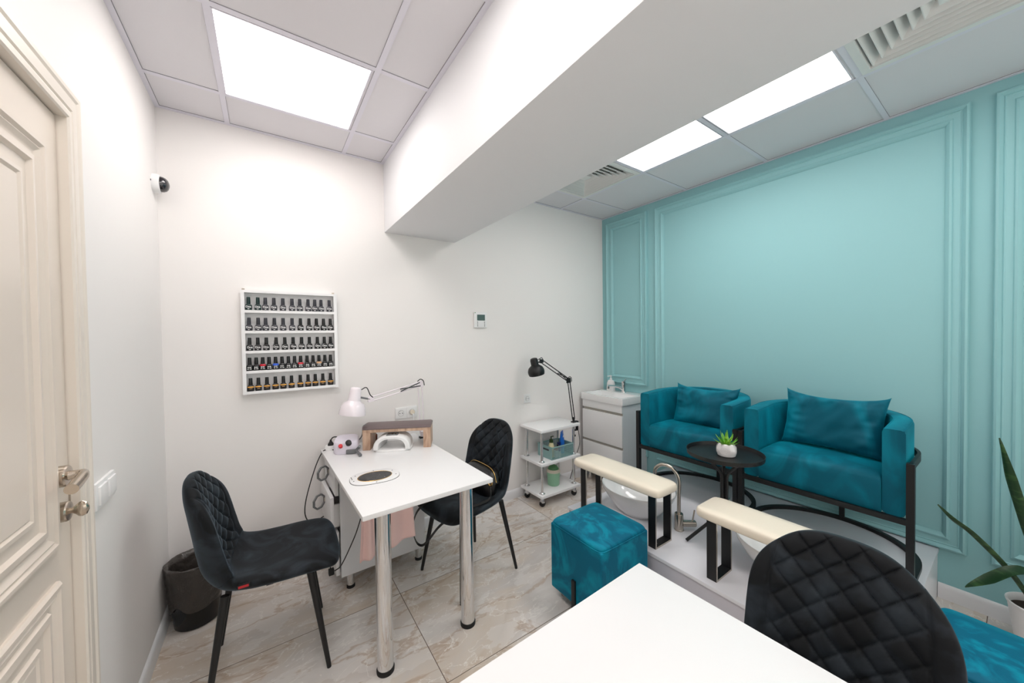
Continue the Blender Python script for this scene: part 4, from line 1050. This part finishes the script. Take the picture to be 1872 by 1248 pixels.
def floor_faucet(x, y, label):
    t = thing('bowl_faucet', label, 'faucet', (x, y, PZ), group='brushed steel gooseneck faucets')
    bd = MB().lathe([(.026, 0), (.026, .006), (.024, .008), (.024, .095), (.022, .099)], (x, y, PZ), 28).build('tap_body', 'steel', t)
    MB().tube(spline([(x, y, PZ+.095), (x, y, PZ+.20), (x, y, PZ+.30), (x-.008, y+.035, PZ+.355), (x-.018, y+.09, PZ+.365), (x-.026, y+.13, PZ+.335), (x-.028, y+.138, PZ+.30)], 8), .0105, 14).build('spout', 'steel', t)
    c0 = Vector((x+.012, y-.012, PZ+.040)); d = Vector((.80, -.60, -.02)).normalized()
    mx = MB().tube([c0, c0+d*.075, c0+d*.078], [.0185, .0185, .016], 20).build('mixer', 'steel', t)
    MB().tube([c0+d*.060+Vector((0, 0, .012)), c0+d*.068+Vector((.004, -.002, .078))], .0042, 10).build('tap_lever', 'steel', mx)
floor_faucet(1.972, 1.150, 'steel gooseneck tap standing at the right of the far foot bowl')

# ================================================================== POUFS
def pouf(cx_, cy_, rz, label):
    t = thing('pouf', label, 'pouf', (cx_, cy_, 0), rz, 'square teal velvet poufs')
    hx = .178
    MB().box(-hx, hx, -hx, hx, .055, .405).build('body', 'velvetp', t, local=True, bevel=.012, seg=4, ang=60)
    cu = MB(); ls = []
    for k, z in ((.985, .400), (1.0, .407), (.995, .414), (.96, .421), (.7, .427), (.2, .429)):
        ls.append([(hx*k*sgn(math.cos(a), .18), hx*k*sgn(math.sin(a), .18), z) for a in [2*math.pi*j/64 for j in range(64)]])
    cu.loops(ls).build('top_cushion', 'velvetp', t, local=True, ang=60)
    MB().tube([(hx*1.003*sgn(math.cos(a), .18), hx*1.003*sgn(math.sin(a), .18), .404) for a in [2*math.pi*j/64 for j in range(64)]], .003, 6, ring=True).build('piping', 'velvetp', t, local=True)
    for k in range(4):
        a = k*math.pi/2; c_, s_ = math.cos(a), math.sin(a)
        mb = MB().box(hx-.001, hx+.011, -.012, .012, 0, .185)
        mb.v = [(x*c_-y*s_, x*s_+y*c_, z) for x, y, z in mb.v]
        mb.build('leg', 'black', t, local=True, bevel=.002)
    for sx in (1, -1):
        for sy in (1, -1):
            MB().lathe([(.008, 0), (.014, .006), (.016, .018), (.012, .030), (.009, .036), (.013, .044), (.013, .056)], (sx*.125, sy*.135, 0), 16).build('glide', 'glass', t, local=True)
    return t
pouf(1.424, 1.280, 0, 'square teal velvet pouf in front of the far foot rest')
pouf(1.815, .000, R(-2), 'square teal velvet pouf at the lower right, behind the quilted chair')

# ================================================================== SNAKE PLANT
t = thing('snake_plant', 'snake plant in a white ribbed pot by the teal wall', 'potted plant', (2.765, -.055, 0))
pc = (2.765, -.055)
prof = [(.066, 0), (.070, .003)]
for k in range(14): prof += [(.0715+.0016*k, .010+.0125*k), (.0730+.0016*k, .016+.0125*k)]
prof += [(.098, .188), (.100, .196), (.096, .199), (.092, .196), (.090, .165)]
pt_ = MB().lathe(prof, (*pc, 0), 48).build('pot', 'potw', t, ang=50)
MB().lathe([(.0905, .165), (.03, .172)], (*pc, 0), 24).build('soil', 'soil', pt_)
def long_leaf(pts, wd, nrm, twist=0.):
    P = spline(pts, 8); n = len(P)-1; ls = []
    nrm = Vector(nrm)
    for k, p in enumerate(P):
        q = k/n; tn = (P[min(k+1, n)]-P[max(k-1, 0)]).normalized()
        sd = tn.cross(nrm).normalized(); up = sd.cross(tn)
        ca, sa = math.cos(twist*q), math.sin(twist*q); s2 = sd*ca+up*sa; u2 = up*ca-sd*sa
        w_ = wd*(.45+.55*math.sin(math.pi*min(1, q*1.25+.1)) if q < .72 else .98*max(0, (1-q)/.28)**.7)+.0006
        if q < .72: w_ = wd*(.5+.5*min(1, q/.4))
        ls.append([p+s2*w_+u2*w_*.22, p+s2*w_*.5+u2*.001, p+u2*w_*.0+u2*.002, p-s2*w_*.5+u2*.001, p-s2*w_+u2*w_*.22, p-s2*w_*.5-u2*.004, p-u2*.005, p+s2*w_*.5-u2*.004])
    MB().loops(ls).build('leaf', 'snake', t, ang=70)
B = (2.765, -.055, .17)
long_leaf([(2.755, -.045, .17), (2.735, .03, .32), (2.70, .13, .455), (2.67, .19, .515), (2.65, .233, .575)], .014, (1, .2, .6), .5)
long_leaf([(2.765, -.07, .17), (2.735, -.03, .33), (2.70, .02, .345), (2.66, .09, .28), (2.62, .149, .232)], .024, (-.35, 0, 1), 0)
long_leaf([(2.775, -.055, .17), (2.75, -.04, .40), (2.71, -.005, .58), (2.68, .035, .78), (2.66, .060, .935)], .018, (1, .5, .1), 1.2)
long_leaf([(2.78, -.08, .17), (2.80, -.12, .40), (2.81, -.16, .60), (2.80, -.20, .80)], .03, (1, .5, .1), .8)
long_leaf([(2.75, -.08, .17), (2.70, -.15, .38), (2.68, -.20, .55), (2.66, -.22, .72)], .03, (.2, 1, .1), .6)

# ================================================================== NEAR TABLE
t = near = thing('near_table', 'plain white tabletop in the foreground at the bottom edge', 'table', (.63, .12, 0))
MB().box(.318, .938, -.45, .655, .700, .72).build('tabletop', 'lam', t, bevel=.0012)
for x, y in ((.388, .58), (.86, .58), (.388, -.37), (.86, -.37)):
    g = MB().lathe([(.033, .018), (.033, .70)], (x, y, 0), 32).build('leg', 'chrome', t)
    MB().lathe([(.036, 0), (.037, .012), (.034, .020)], (x, y, 0), 32).build('foot_cap', 'rubber', g)
near.rotation_euler = (0, 0, R(1.8))
